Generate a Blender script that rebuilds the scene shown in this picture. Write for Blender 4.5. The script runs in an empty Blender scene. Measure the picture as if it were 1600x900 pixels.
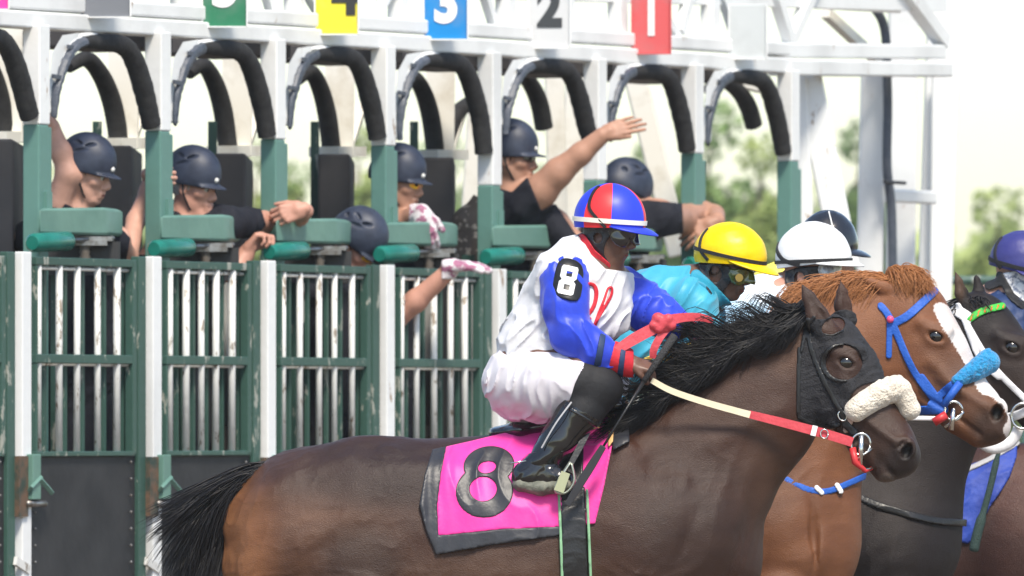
import bpy, math, random
import numpy as np
from mathutils import Vector, Matrix, noise as mnoise
R = math.radians
scene = bpy.context.scene
# ------------------------------------------------------------------ camera
FPX = 16450.0      # focal length in photo pixels
HY = 658.0         # row of the horizon
CZ = 1.55          # eye height
cam_d = bpy.data.cameras.new("camera"); cam = bpy.data.objects.new("camera", cam_d)
scene.collection.objects.link(cam); scene.camera = cam
cam.location = (0, 0, CZ); cam.rotation_euler = (R(90), 0, 0)
cam_d.sensor_width = 36; cam_d.lens = FPX / 1600 * 36
cam_d.shift_y = (HY - 450) / 1600.0
cam_d.clip_start = 1; cam_d.clip_end = 6000
cam_d.dof.use_dof = True; cam_d.dof.focus_distance = 34.8; cam_d.dof.aperture_fstop = 8.5
# ------------------------------------------------------------------ light
SUN_EL, SUN_AZ = 55, 165     # azimuth clockwise from +Y (away from the camera): the sun stands high behind the camera, a little to its right
world = bpy.data.worlds.new("World"); scene.world = world; world.use_nodes = True
nt = world.node_tree; bg = nt.nodes["Background"]
sky = nt.nodes.new("ShaderNodeTexSky"); sky.sky_type = 'NISHITA'; sky.sun_disc = False
sky.sun_elevation = R(SUN_EL); sky.sun_rotation = R(SUN_AZ); sky.air_density = 1.0; sky.dust_density = 1.0; sky.ozone_density = 1.0
nt.links.new(sky.outputs[0], bg.inputs[0]); bg.inputs[1].default_value = 0.13
sd_ = bpy.data.lights.new("sun", 'SUN'); sun = bpy.data.objects.new("sun", sd_); scene.collection.objects.link(sun)
sd_.energy = 2.8; sd_.angle = R(13); sd_.color = (1, 0.93, 0.84)
_v = Vector((math.sin(R(SUN_AZ)) * math.cos(R(SUN_EL)), math.cos(R(SUN_AZ)) * math.cos(R(SUN_EL)), math.sin(R(SUN_EL))))
sun.rotation_euler = _v.to_track_quat('Z', 'Y').to_euler()
scene.view_settings.view_transform = 'Standard'; scene.view_settings.look = 'None'
scene.view_settings.exposure = .92; scene.view_settings.use_white_balance = True; scene.view_settings.white_balance_temperature = 6800; scene.view_settings.white_balance_tint = 8; scene.view_settings.gamma = 1; scene.view_settings.use_curve_mapping = False

# ------------------------------------------------------------------ helpers
rng = random.Random(7); nrng = np.random.RandomState(5)
BASE = {}
def P(px, py, Y): return Vector(((px - 800) / FPX * Y, Y, CZ + (HY - py) / FPX * Y))
def tag(o, label=None, cat=None, group=None, kind=None):
    if label: o['label'] = label
    if cat: o['category'] = cat
    if group: o['group'] = group
    if kind: o['kind'] = kind
    return o
def thing(name, loc, label, cat, group=None):
    o = bpy.data.objects.new(name, None); scene.collection.objects.link(o); o.location = loc
    o.empty_display_size = 0.1
    BASE[o.name] = Vector(loc); return tag(o, label, cat, group)
def mesh_obj(name, verts, faces, mat, parent=None, smooth=True, cols=None, autosm=None, mats=None, fm=None, base=None):
    """verts in world space; kept relative to the thing's base"""
    b = BASE[parent.name] if parent is not None else (Vector(base) if base is not None else Vector((0, 0, 0)))
    v = np.asarray(verts, dtype=float) - np.array(b)
    me = bpy.data.meshes.new(name)
    me.from_pydata(v.tolist(), [], faces.tolist() if hasattr(faces, 'tolist') else faces)
    if mats:
        for m in mats: me.materials.append(m)
        if fm is not None: me.polygons.foreach_set('material_index', fm)
    else: me.materials.append(mat)
    if smooth: me.polygons.foreach_set('use_smooth', [True] * len(me.polygons))
    if cols is not None:
        ca = me.color_attributes.new('Col', 'FLOAT_COLOR', 'POINT')
        c4 = np.ones((len(v), 4)); c4[:, :3] = cols
        ca.data.foreach_set('color', c4.ravel())
    me.update()
    if autosm is not None: me.set_sharp_from_angle(angle=R(autosm))
    o = bpy.data.objects.new(name, me); scene.collection.objects.link(o)
    if parent is not None: o.parent = parent
    elif base is not None: o.location = base
    BASE[o.name] = b
    return o
class MB:
    """collects shapes in world space into ONE mesh object"""
    k = 1.0
    def __init__(s): s.v = []; s.f = []
    def add(s, vs, fs):
        n = len(s.v); s.v += [tuple(p) for p in vs]; s.f += [tuple(i + n for i in f) for f in fs]; return s
    def build(s, name, mat, parent=None, smooth=False, autosm=None, base=None, bevel=0):
        o = mesh_obj(name, s.v, s.f, mat, parent, smooth or autosm is not None, autosm=autosm, base=base)
        if bevel:
            m = o.modifiers.new('bevel', 'BEVEL'); m.width = bevel; m.segments = 2; m.limit_method = 'ANGLE'; m.angle_limit = R(40)
        return o
    def box(s, c, ax, hs, raw=False):
        c = Vector(c); hs = hs if raw else [h * MB.k for h in hs]; A = [Vector(a) * h for a, h in zip(ax, hs)]
        vs = [c + sx * A[0] + sy * A[1] + sz * A[2] for sx in (-1, 1) for sy in (-1, 1) for sz in (-1, 1)]
        fs = [(0, 1, 3, 2), (4, 6, 7, 5), (0, 4, 5, 1), (2, 3, 7, 6), (0, 2, 6, 4), (1, 5, 7, 3)]
        if A[0].cross(A[1]).dot(A[2]) < 0: fs = [f[::-1] for f in fs]
        return s.add(vs, fs)
    def bar(s, a, b, side, w, t):
        """rectangular bar from a to b; side = direction of width w; t = thickness"""
        a = Vector(a); b = Vector(b); d = (b - a); L = d.length; d.normalize()
        sd = Vector(side); sd = (sd - d * sd.dot(d)).normalized(); n = d.cross(sd)
        return s.box((a + b) / 2, (d, sd, n), (L / 2, w / 2 * MB.k, t / 2 * MB.k), True)
    def tube(s, pts, rad, n=10, caps=True, flat=None):
        pts = [Vector(p) for p in pts]; m = len(pts)
        rad = rad if isinstance(rad, (list, tuple)) else [rad] * m; rad = [r * MB.k for r in rad]
        vs = []; up = None
        for i, p in enumerate(pts):
            t = (pts[min(i + 1, m - 1)] - pts[max(i - 1, 0)]).normalized()
            if up is None:
                up = Vector((0, 0, 1)) if abs(t.z) < 0.9 else Vector((1, 0, 0))
            a = (up - t * up.dot(t)).normalized(); up = a; b = t.cross(a)
            for k in range(n):
                q = 2 * math.pi * k / n
                vs.append(p + (a * math.cos(q) + b * math.sin(q) * (flat or 1)) * rad[i])
        fs = []
        for i in range(m - 1):
            for k in range(n):
                k2 = (k + 1) % n
                fs.append((i * n + k, (i + 1) * n + k, (i + 1) * n + k2, i * n + k2)[::-1])
        if caps:
            fs.append(tuple(range(n))[::-1]); fs.append(tuple((m - 1) * n + k for k in range(n)))
        return s.add(vs, fs)
    def sphere(s, c, r, n=12, ax=None):
        c = Vector(c); rr = r if isinstance(r, (tuple, list)) else (r, r, r); rr = [q * MB.k for q in rr]
        ax = ax or (Vector((1, 0, 0)), Vector((0, 1, 0)), Vector((0, 0, 1)))
        vs = []; m = n // 2
        for i in range(m + 1):
            th = math.pi * i / m
            for k in range(n):
                q = 2 * math.pi * k / n
                vs.append(c + ax[0] * (rr[0] * math.sin(th) * math.cos(q)) + ax[1] * (rr[1] * math.sin(th) * math.sin(q)) + ax[2] * (rr[2] * math.cos(th)))
        fs = [(i * n + k, (i + 1) * n + k, (i + 1) * n + (k + 1) % n, i * n + (k + 1) % n) for i in range(m) for k in range(n)]
        return s.add(vs, fs)
def spline(pts, n=6, closed=False):
    """Catmull-Rom through tuples of any length"""
    p = [np.array(q, dtype=float) for q in pts]; m = len(p); out = []
    rngi = range(m) if closed else range(m - 1)
    for i in rngi:
        if closed: p0, p1, p2, p3 = p[(i - 1) % m], p[i], p[(i + 1) % m], p[(i + 2) % m]
        else: p0, p1, p2, p3 = p[max(i - 1, 0)], p[i], p[i + 1], p[min(i + 2, m - 1)]
        for k in range(n):
            t = k / n
            out.append(0.5 * ((2 * p1) + (-p0 + p2) * t + (2 * p0 - 5 * p1 + 4 * p2 - p3) * t * t + (-p0 + 3 * p1 - 3 * p2 + p3) * t ** 3))
    if not closed: out.append(p[-1])
    return out

# ------------------------------------------------------------------ signed-distance bodies, laid out in photo pixels at a given depth
def smin(a, b, k):
    if k <= 0: return np.minimum(a, b)
    h = np.maximum(k - np.abs(a - b), 0) / k
    return np.minimum(a, b) - h * h * k * 0.25
class Sdf:
    def __init__(s, Y0): s.Y0 = Y0; s.S = FPX / Y0; s.pr = []
    def cap(s, a, b, k=10, sd=1.0, op='+'):
        """a, b = (x, y, depth, r)"""
        s.pr.append(('c', np.array(a, float), np.array(b, float), k, sd, op)); return s
    def chain(s, pts, k=10, sd=1.0, op='+'):
        for a, b in zip(pts[:-1], pts[1:]): s.cap(a, b, k, sd, op)
        return s
    def ell(s, c, r, M=None, k=10, op='+'):
        """M = 3x3 whose rows are the local axes in (x, y, depth)"""
        s.pr.append(('e', np.array(c, float), np.array(r, float), k, np.eye(3) if M is None else np.array(M, float), op)); return s
    def ellz(s, c, r, deg, k=10, op='+'):
        q = R(deg); return s.ell(c, r, [(math.cos(q), math.sin(q), 0), (-math.sin(q), math.cos(q), 0), (0, 0, 1)], k, op)
    def eval(s, X, Y, D, pad=20):
        G = np.full((len(X), len(Y), len(D)), 300.0, dtype=np.float32)
        for p in s.pr:
            k = p[3]
            if p[0] == 'c':
                a, b, sd, op = p[1], p[2], p[4], p[5]
                m = pad + k; ra, rb = a[3], b[3]
                lo = np.minimum(a[:3] - ra * np.array([1, 1, sd]), b[:3] - rb * np.array([1, 1, sd])) - m
                hi = np.maximum(a[:3] + ra * np.array([1, 1, sd]), b[:3] + rb * np.array([1, 1, sd])) + m
            else:
                c, r, M, op = p[1], p[2], p[4], p[5]; m = pad + k
                ext = np.sqrt(((M * r[:, None]) ** 2).sum(0)); lo = c - ext - m; hi = c + ext + m
            i0, i1 = np.searchsorted(X, lo[0]), np.searchsorted(X, hi[0]); j0, j1 = np.searchsorted(Y, lo[1]), np.searchsorted(Y, hi[1])
            l0, l1 = np.searchsorted(D, lo[2]), np.searchsorted(D, hi[2])
            if i1 <= i0 or j1 <= j0 or l1 <= l0: continue
            x = X[i0:i1, None, None]; y = Y[None, j0:j1, None]; d = D[None, None, l0:l1]
            if p[0] == 'c':
                ba = np.array([b[0] - a[0], b[1] - a[1], (b[2] - a[2]) / sd]); L = max((ba ** 2).sum(), 1e-6)
                qx = x - a[0]; qy = y - a[1]; qd = (d - a[2]) / sd
                t = np.clip((qx * ba[0] + qy * ba[1] + qd * ba[2]) / L, 0, 1)
                v = np.sqrt((qx - t * ba[0]) ** 2 + (qy - t * ba[1]) ** 2 + (qd - t * ba[2]) ** 2) - (ra + (rb - ra) * t)
            else:
                qx = x - c[0]; qy = y - c[1]; qd = d - c[2]
                l = [M[i, 0] * qx + M[i, 1] * qy + M[i, 2] * qd for i in range(3)]
                k0 = np.sqrt(sum((l[i] / r[i]) ** 2 for i in range(3))); k1 = np.sqrt(sum((l[i] / r[i] ** 2) ** 2 for i in range(3))) + 1e-6
                v = k0 * (k0 - 1) / k1
            sub = G[i0:i1, j0:j1, l0:l1]
            if op == '+': G[i0:i1, j0:j1, l0:l1] = smin(sub, v, k)
            else: G[i0:i1, j0:j1, l0:l1] = -smin(-sub, v, k)
        return G
def nets(G, X, Y, D):
    """surface nets -> verts (px, py, depth), quads"""
    ins = G < 0
    c = np.zeros(tuple(n - 1 for n in G.shape), dtype=np.int8)
    for i in (0, 1):
        for j in (0, 1):
            for l in (0, 1):
                c += ins[i:G.shape[0] - 1 + i, j:G.shape[1] - 1 + j, l:G.shape[2] - 1 + l]
    act = (c > 0) & (c < 8); I, J, L = np.nonzero(act); n = len(I)
    idx = np.full(c.shape, -1, dtype=np.int64); idx[I, J, L] = np.arange(n)
    acc = np.zeros((n, 3)); cnt = np.zeros(n)
    for a in range(3):
        for o1 in (0, 1):
            for o2 in (0, 1):
                off0 = [0, 0, 0]; others = [b for b in range(3) if b != a]; off0[others[0]] = o1; off0[others[1]] = o2
                off1 = list(off0); off1[a] = 1
                g0 = G[I + off0[0], J + off0[1], L + off0[2]].astype(float); g1 = G[I + off1[0], J + off1[1], L + off1[2]].astype(float)
                m = (g0 < 0) != (g1 < 0); t = np.where(m, g0 / np.where(m, g0 - g1, 1), 0)
                p0 = np.stack([X[I + off0[0]], Y[J + off0[1]], D[L + off0[2]]], 1); p1 = np.stack([X[I + off1[0]], Y[J + off1[1]], D[L + off1[2]]], 1)
                acc += np.where(m[:, None], p0 + (p1 - p0) * t[:, None], 0); cnt += m
    V = acc / cnt[:, None]; Q = []
    for a in range(3):
        sl0 = [slice(1, -1)] * 3; sl1 = [slice(1, -1)] * 3; sl0[a] = slice(0, -1); sl1[a] = slice(1, None)
        s0 = ins[tuple(sl0)]; s1 = ins[tuple(sl1)]; ch = s0 != s1
        E = np.array(np.nonzero(ch)); inside0 = s0[tuple(E)]
        E = E.copy(); b, e = [q for q in range(3) if q != a]; E[b] += 1; E[e] += 1
        def cell(db, de):
            q = E.copy(); q[b] += db; q[e] += de; return idx[q[0], q[1], q[2]]
        q = np.stack([cell(-1, -1), cell(0, -1), cell(0, 0), cell(-1, 0)], 1)
        flip = inside0 if a in (0, 2) else ~inside0
        q = np.where(flip[:, None], q, q[:, ::-1]); Q.append(q)
    return V, np.concatenate(Q)
def to_world(V, Y0):
    S = FPX / Y0; Yw = Y0 + V[:, 2] / S
    return np.stack([(V[:, 0] - 800) / FPX * Yw, Yw, CZ + (HY - V[:, 1]) / FPX * Yw], 1)
def axs(lo, hi, h, fine=None, coarse=None):
    if fine is None: return np.arange(lo, hi + h, h, dtype=np.float32)
    a = np.arange(fine[0], fine[1], h); l = np.arange(fine[0] - coarse, lo - coarse, -coarse)[::-1] if lo < fine[0] else np.array([])
    r = np.arange(a[-1] + coarse, hi + coarse, coarse) if hi > fine[1] else np.array([])
    return np.concatenate([l, a, r]).astype(np.float32)
def smooth_mesh(V, Q, it=1, w=0.5):
    e = np.concatenate([Q[:, [0, 1]], Q[:, [1, 2]], Q[:, [2, 3]], Q[:, [3, 0]]])
    for _ in range(it):
        acc = np.zeros_like(V); c = np.zeros(len(V))
        np.add.at(acc, e[:, 0], V[e[:, 1]]); np.add.at(acc, e[:, 1], V[e[:, 0]]); np.add.at(c, e[:, 0], 1); np.add.at(c, e[:, 1], 1)
        V = V * (1 - w) + acc / c[:, None] * w
    return V
def skin(name, S, G, axes, mat, parent=None, colfn=None, sm=1):
    V, Q = nets(G, *axes)
    if len(Q) == 0: print('EMPTY', name); return None
    if sm: V = smooth_mesh(V, Q, sm)
    cols = colfn(V[:, 0], V[:, 1], V[:, 2]) if colfn else None
    return mesh_obj(name, to_world(V, S.Y0), Q, mat, parent, cols=cols)
def poly(pts, sm=0):
    """2-D signed distance to a closed outline (photo pixels)"""
    p = np.array(spline(pts, sm, True) if sm else pts, float)
    def f(X, Y):
        x = X[:, None]; y = Y[None, :]; d = np.full((len(X), len(Y)), 1e9); ins = np.zeros(d.shape, bool); m = len(p)
        for i in range(m):
            a = p[i]; b = p[(i + 1) % m]; e = b - a; wx = x - a[0]; wy = y - a[1]
            t = np.clip((wx * e[0] + wy * e[1]) / max((e ** 2).sum(), 1e-9), 0, 1)
            d = np.minimum(d, (wx - e[0] * t) ** 2 + (wy - e[1] * t) ** 2)
            c1 = (a[1] > y) != (b[1] > y)
            if a[1] != b[1]: ins ^= c1 & (x < (b[0] - a[0]) * (y - a[1]) / (b[1] - a[1]) + a[0])
        d = np.sqrt(d); return np.where(ins, -d, d)
    return f
def line(pts, w, sm=0):
    """2-D band of half width w (one number or one per point) along a polyline"""
    if not isinstance(w, (list, tuple)): w = [w] * len(pts)
    q = [tuple(a) + (b,) for a, b in zip(pts, w)]
    if sm: q = spline(q, sm)
    def f(X, Y):
        x = X[:, None]; y = Y[None, :]; d = np.full((len(X), len(Y)), 1e9)
        for a, b in zip(q[:-1], q[1:]):
            e = np.array([b[0] - a[0], b[1] - a[1]]); wx = x - a[0]; wy = y - a[1]
            t = np.clip((wx * e[0] + wy * e[1]) / max((e ** 2).sum(), 1e-9), 0, 1)
            d = np.minimum(d, np.sqrt((wx - e[0] * t) ** 2 + (wy - e[1] * t) ** 2) - (a[2] + (b[2] - a[2]) * t))
        return d
    return f
def oval(cx, cy, rx, ry, deg=0):
    def f(X, Y):
        q = R(deg); x = X[:, None] - cx; y = Y[None, :] - cy
        u = (x * math.cos(q) + y * math.sin(q)) / rx; v = (-x * math.sin(q) + y * math.cos(q)) / ry
        return (np.sqrt(u * u + v * v) - 1) * min(rx, ry)
    return f
def union(*fs): return lambda X, Y: np.minimum.reduce([f(X, Y) for f in fs])
def minus(f, *gs): return lambda X, Y: np.maximum.reduce([f(X, Y)] + [-g(X, Y) for g in gs])
def bend(G, X, Y, D, fn, band=12):
    """relief fn added to the field near its surface"""
    I, J, L = np.nonzero(np.abs(G) < band); G[I, J, L] -= fn(X[I], Y[J], D[L]).astype(np.float32); return G
def shell(name, S, reg, t, box, h, mat, parent=None, fold=None, dmax=None, colfn=None, sm=0, extra=None, near=None):
    """a layer of thickness t worn over body S inside the outline reg"""
    X = axs(box[0], box[1], h); Y = axs(box[2], box[3], h); D = axs(box[4], box[5], h * 1.25)
    G = S.eval(X, Y, D) - t
    if fold is not None: G = bend(G, X, Y, D, fold)
    G = np.maximum(G, reg(X, Y)[:, :, None])
    if near is not None: G = np.maximum(G, D[None, None, :] - near)
    if extra is not None: G = np.minimum(G, extra.eval(X, Y, D))
    G[0] = G[-1] = 9; G[:, 0] = G[:, -1] = 9; G[:, :, 0] = G[:, :, -1] = 9
    return skin(name, S, G, (X, Y, D), mat, parent, colfn, sm)
def whole(name, S, box, h, mat, parent=None, colfn=None, fold=None, sm=1, hd=None):
    X = axs(box[0], box[1], h); Y = axs(box[2], box[3], h); D = axs(box[4], box[5], hd or h)
    G = S.eval(X, Y, D)
    if fold is not None: G = bend(G, X, Y, D, fold)
    G[0] = G[-1] = 9; G[:, 0] = G[:, -1] = 9; G[:, :, 0] = G[:, :, -1] = 9
    return skin(name, S, G, (X, Y, D), mat, parent, colfn, sm)
def front(S, pts, lo=-220, hi=60, far=False):
    """depth of the near (or far) surface under each (x, y)"""
    out = []
    D = np.arange(lo, hi, 1.5, dtype=np.float32)
    for x, y in pts:
        g = S.eval(np.array([x], np.float32), np.array([y], np.float32), D)[0, 0]
        w = np.nonzero(g < 0)[0]
        out.append(None if len(w) == 0 else float(D[w[-1] if far else w[0]]))
    return out
def vnoise(x, y, z, seed=0):
    """smooth lattice noise in 0..1"""
    def hsh(i, j, k):
        n = (i * 374761393 + j * 668265263 + k * 1274126177 + seed * 144665) & 0x7fffffff
        n = ((n ^ (n >> 13)) * 1274126177) & 0x7fffffff
        return ((n ^ (n >> 16)) & 0xffff) / 65535.0
    xi, yi, zi = np.floor(x).astype(np.int64), np.floor(y).astype(np.int64), np.floor(z).astype(np.int64)
    fx, fy, fz = x - xi, y - yi, z - zi; fx, fy, fz = [t * t * (3 - 2 * t) for t in (fx, fy, fz)]; out = 0
    for a in (0, 1):
        for b in (0, 1):
            for c in (0, 1): out = out + hsh(xi + a, yi + b, zi + c) * (fx if a else 1 - fx) * (fy if b else 1 - fy) * (fz if c else 1 - fz)
    return out
def folds(scale=14, amp=1.6, dirx=1.0, diry=0.3, seed=0.0, ridge=True):
    """creases running roughly along (diry, -dirx) and breaking up irregularly"""
    L = math.hypot(dirx, diry); cx, cy = dirx / L, diry / L; sd = int(seed * 7) % 97
    def f(X, Y, D):
        w = vnoise((X + 0 * Y + 0 * D) / (scale * 4), (Y + 0 * X + 0 * D) / (scale * 4), (D + 0 * X + 0 * Y) / (scale * 4), sd + 5) * 2.6
        u = (X * cx + Y * cy) / scale + w; v = (-X * cy + Y * cx) / (scale * 3.2) + w * .7; d = (D + 0 * X + 0 * Y) / (scale * 1.8)
        n1 = vnoise(u, v + 0 * u, d, sd); n2 = vnoise(u * 2.1 + 9, v * 1.7, d * 2, sd + 1)
        r = (1 - np.abs(2 * n1 - 1)) ** 2.5 if ridge else n1
        return (amp * (1.3 * r + .45 * n2 - .7)).astype(np.float32)
    return f
def PT(x, y, d, Y0):
    Yw = Y0 + d * Y0 / FPX; return P(x, y, Yw)
def frame(yaw, pitch, roll=0):
    """rows: forward, side (towards the camera), up in (x, y down, depth); yaw turns to the camera, pitch = nose down"""
    a, b = R(yaw), R(pitch)
    f = np.array([math.cos(a) * math.cos(b), math.sin(b), -math.sin(a) * math.cos(b)])
    u = np.array([math.cos(a) * math.sin(b), -math.cos(b), -math.sin(a) * math.sin(b)])
    s = np.array([-math.sin(a), 0, -math.cos(a)])
    if roll:
        c, q = math.cos(R(roll)), math.sin(R(roll)); u, s = u * c + s * q, s * c - u * q
    return np.array([f, s, u])

# ------------------------------------------------------------------ materials
def mat(name, col, rough=0.5, col2=None, nscale=8, bump=0.0, bscale=40, metal=0, coat=0, vcol=False, spec=0.4, detail=4, sheen=0, stretch=None, contrast=(0.35, 0.65), rvar=0, emis=None, trans=0, alpha=1, bump2=None):
    m = bpy.data.materials.new(name); m.use_nodes = True; t = m.node_tree; N = t.nodes; L = t.links
    b = N['Principled BSDF']; b.inputs['Roughness'].default_value = rough; b.inputs['Metallic'].default_value = metal
    b.inputs['Coat Weight'].default_value = coat; b.inputs['Specular IOR Level'].default_value = spec; b.inputs['Coat Roughness'].default_value = 0.12
    b.inputs['Sheen Weight'].default_value = sheen; b.inputs['Transmission Weight'].default_value = trans
    tc = N.new('ShaderNodeTexCoord'); vec = tc.outputs['Object']
    mp = N.new('ShaderNodeMapping'); L.new(vec, mp.inputs[0]); vec0 = mp.outputs[0]
    if stretch: mp.inputs['Scale'].default_value = stretch
    col = tuple(col) + (1,)
    src = None
    if vcol:
        at = N.new('ShaderNodeAttribute'); at.attribute_name = 'Col'; src = at.outputs['Color']
    if col2 is not None:
        nz = N.new('ShaderNodeTexNoise'); nz.inputs['Scale'].default_value = nscale; nz.inputs['Detail'].default_value = detail; nz.inputs['Roughness'].default_value = 0.6
        L.new(vec0, nz.inputs['Vector'])
        rp = N.new('ShaderNodeValToRGB'); rp.color_ramp.elements[0].position = contrast[0]; rp.color_ramp.elements[1].position = contrast[1]; L.new(nz.outputs['Fac'], rp.inputs[0])
        mx = N.new('ShaderNodeMix'); mx.data_type = 'RGBA'
        L.new(rp.outputs[0], mx.inputs[0])
        if vcol:
            mx.blend_type = 'MULTIPLY'; L.new(src, mx.inputs[6]); mx.inputs[7].default_value = tuple(col2) + (1,)
        else: mx.inputs[6].default_value = col; mx.inputs[7].default_value = tuple(col2) + (1,)
        L.new(mx.outputs[2], b.inputs['Base Color'])
        if rvar:
            mr = N.new('ShaderNodeMapRange'); L.new(nz.outputs['Fac'], mr.inputs[0]); mr.inputs[3].default_value = rough - rvar; mr.inputs[4].default_value = rough + rvar; L.new(mr.outputs[0], b.inputs['Roughness'])
    elif vcol: L.new(src, b.inputs['Base Color'])
    else: b.inputs['Base Color'].default_value = col
    if bump:
        nb = N.new('ShaderNodeTexNoise'); nb.inputs['Scale'].default_value = bscale; nb.inputs['Detail'].default_value = 5; L.new(vec0, nb.inputs['Vector'])
        bp = N.new('ShaderNodeBump'); bp.inputs['Strength'].default_value = bump; bp.inputs['Distance'].default_value = 0.01; L.new(nb.outputs['Fac'], bp.inputs['Height'])
        if bump2:
            n2 = N.new('ShaderNodeTexNoise'); n2.inputs['Scale'].default_value = bump2[1]; n2.inputs['Detail'].default_value = 3; L.new(vec, n2.inputs['Vector'])
            b2 = N.new('ShaderNodeBump'); b2.inputs['Strength'].default_value = bump2[0]; b2.inputs['Distance'].default_value = 0.02; L.new(n2.outputs['Fac'], b2.inputs['Height']); L.new(b2.outputs[0], bp.inputs['Normal'])
        L.new(bp.outputs[0], b.inputs['Normal'])
    return m
M = {}
# painted metal of the gate: paint that is chipped and stained with rust
def paint(name, col, chip, amount=0.62, scale=9, rough=0.45, stain=(0.30, 0.2, 0.12)):
    m = mat(name, col, rough, bump=0.15, bscale=25); t = m.node_tree; N = t.nodes; L = t.links; b = N['Principled BSDF']
    tc = N.new('ShaderNodeTexCoord')
    mp = N.new('ShaderNodeMapping'); mp.inputs['Scale'].default_value = (1, 1, .35); L.new(tc.outputs['Object'], mp.inputs[0])
    n1 = N.new('ShaderNodeTexNoise'); n1.inputs['Scale'].default_value = scale; n1.inputs['Detail'].default_value = 8; n1.inputs['Roughness'].default_value = 0.72; L.new(mp.outputs[0], n1.inputs['Vector'])
    r1 = N.new('ShaderNodeValToRGB'); r1.color_ramp.elements[0].position = amount; r1.color_ramp.elements[1].position = amount + .035; L.new(n1.outputs['Fac'], r1.inputs[0])
    n2 = N.new('ShaderNodeTexNoise'); n2.inputs['Scale'].default_value = 2.4; n2.inputs['Detail'].default_value = 6; L.new(mp.outputs[0], n2.inputs['Vector'])
    r2 = N.new('ShaderNodeValToRGB'); r2.color_ramp.elements[0].position = .5; r2.color_ramp.elements[1].position = .8; L.new(n2.outputs['Fac'], r2.inputs[0])
    m1 = N.new('ShaderNodeMix'); m1.data_type = 'RGBA'; L.new(r2.outputs[0], m1.inputs[0]); m1.inputs[6].default_value = tuple(col) + (1,); m1.inputs[7].default_value = tuple(c * .72 for c in col) + (1,)
    m2 = N.new('ShaderNodeMix'); m2.data_type = 'RGBA'; L.new(r1.outputs[0], m2.inputs[0]); L.new(m1.outputs[2], m2.inputs[6]); m2.inputs[7].default_value = tuple(chip) + (1,)
    L.new(m2.outputs[2], b.inputs['Base Color'])
    return m
M['white'] = paint('white_paint', (.74, .75, .75), (.30, .20, .13), .635)
M['whitebar'] = paint('white_bar_paint', (.66, .66, .64), (.20, .16, .12), .565, 22)
M['green'] = paint('green_paint', (.105, .225, .195), (.05, .09, .07), .66)
M['greendoor'] = paint('green_door_paint', (.038, .090, .072), (.30, .31, .27), .58, 16)
M['pad_green'] = mat('green_vinyl', (.13, .25, .205), .42, (.10, .205, .17), 5, bump=.12, bscale=30)
M['bolster'] = mat('teal_vinyl', (.012, .19, .15), .22, (.01, .13, .10), 9, bump=.2, bscale=22)
M['foam'] = mat('black_foam', (.013, .013, .014), .8, (.024, .024, .025), 30, bump=.3, bscale=60)
M['navytape'] = mat('navy_tape', (.05, .062, .085), .45, (.08, .09, .115), 25, bump=.3, bscale=60)
M['blackpanel'] = mat('black_rubber_panel', (.016, .016, .018), .6, (.028, .028, .03), 5, bump=.1, bscale=30)
M['darkbox'] = mat('dark_partition', (.05, .046, .048), .7, (.07, .064, .064), 4, bump=.1, bscale=30)
M['steel'] = mat('steel', (.35, .35, .35), .4, (.16, .14, .12), 30, metal=.8)
M['rubber'] = mat('black_rubber', (.03, .03, .032), .5)
# ------------------------------------------------------------------ the setting
def Yg(px): return 41.2 / (1 - 1.149e-4 * (px - 130))       # the front line of the gate runs away to the right
def sc(px): return 1 - 1.149e-4 * (px - 130)
LD = (P(1140, 500, Yg(1140)) - P(130, 500, Yg(130))); LD.z = 0; LD.normalize()   # along the gate
ND = Vector((LD.y, -LD.x, 0)); UP = Vector((0, 0, 1))                             # the way the horses leave
def G(px, py, off=0): return P(px, py, Yg(px) + off)
gm = mat('ground_dirt', (.20, .15, .11), .9, (.13, .10, .075), 3, bump=.6, bscale=12)
grass = mat('infield_grass', (.10, .16, .03), .9, (.16, .20, .05), .25, bump=.6, bscale=5)
def sheet(name, x0, x1, y0, y1, z, m, n=40):
    vs = []; fs = []
    for i in range(n + 1):
        for j in range(n + 1):
            x = x0 + (x1 - x0) * i / n; y = y0 + (y1 - y0) * j / n
            vs.append((x, y, z + (0.03 * mnoise.noise(Vector((x * .6, y * .6, 0))) if z == 0 else 0)))
    for i in range(n):
        for j in range(n): fs.append((i * (n + 1) + j, (i + 1) * (n + 1) + j, (i + 1) * (n + 1) + j + 1, i * (n + 1) + j + 1))
    return tag(mesh_obj(name, vs, fs, m), kind='structure')
sheet('ground', -3000, 3000, -200, 5000, -.06, grass, 8)
sheet('track', -60, 60, 5, 78, 0, gm, 80)

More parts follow.
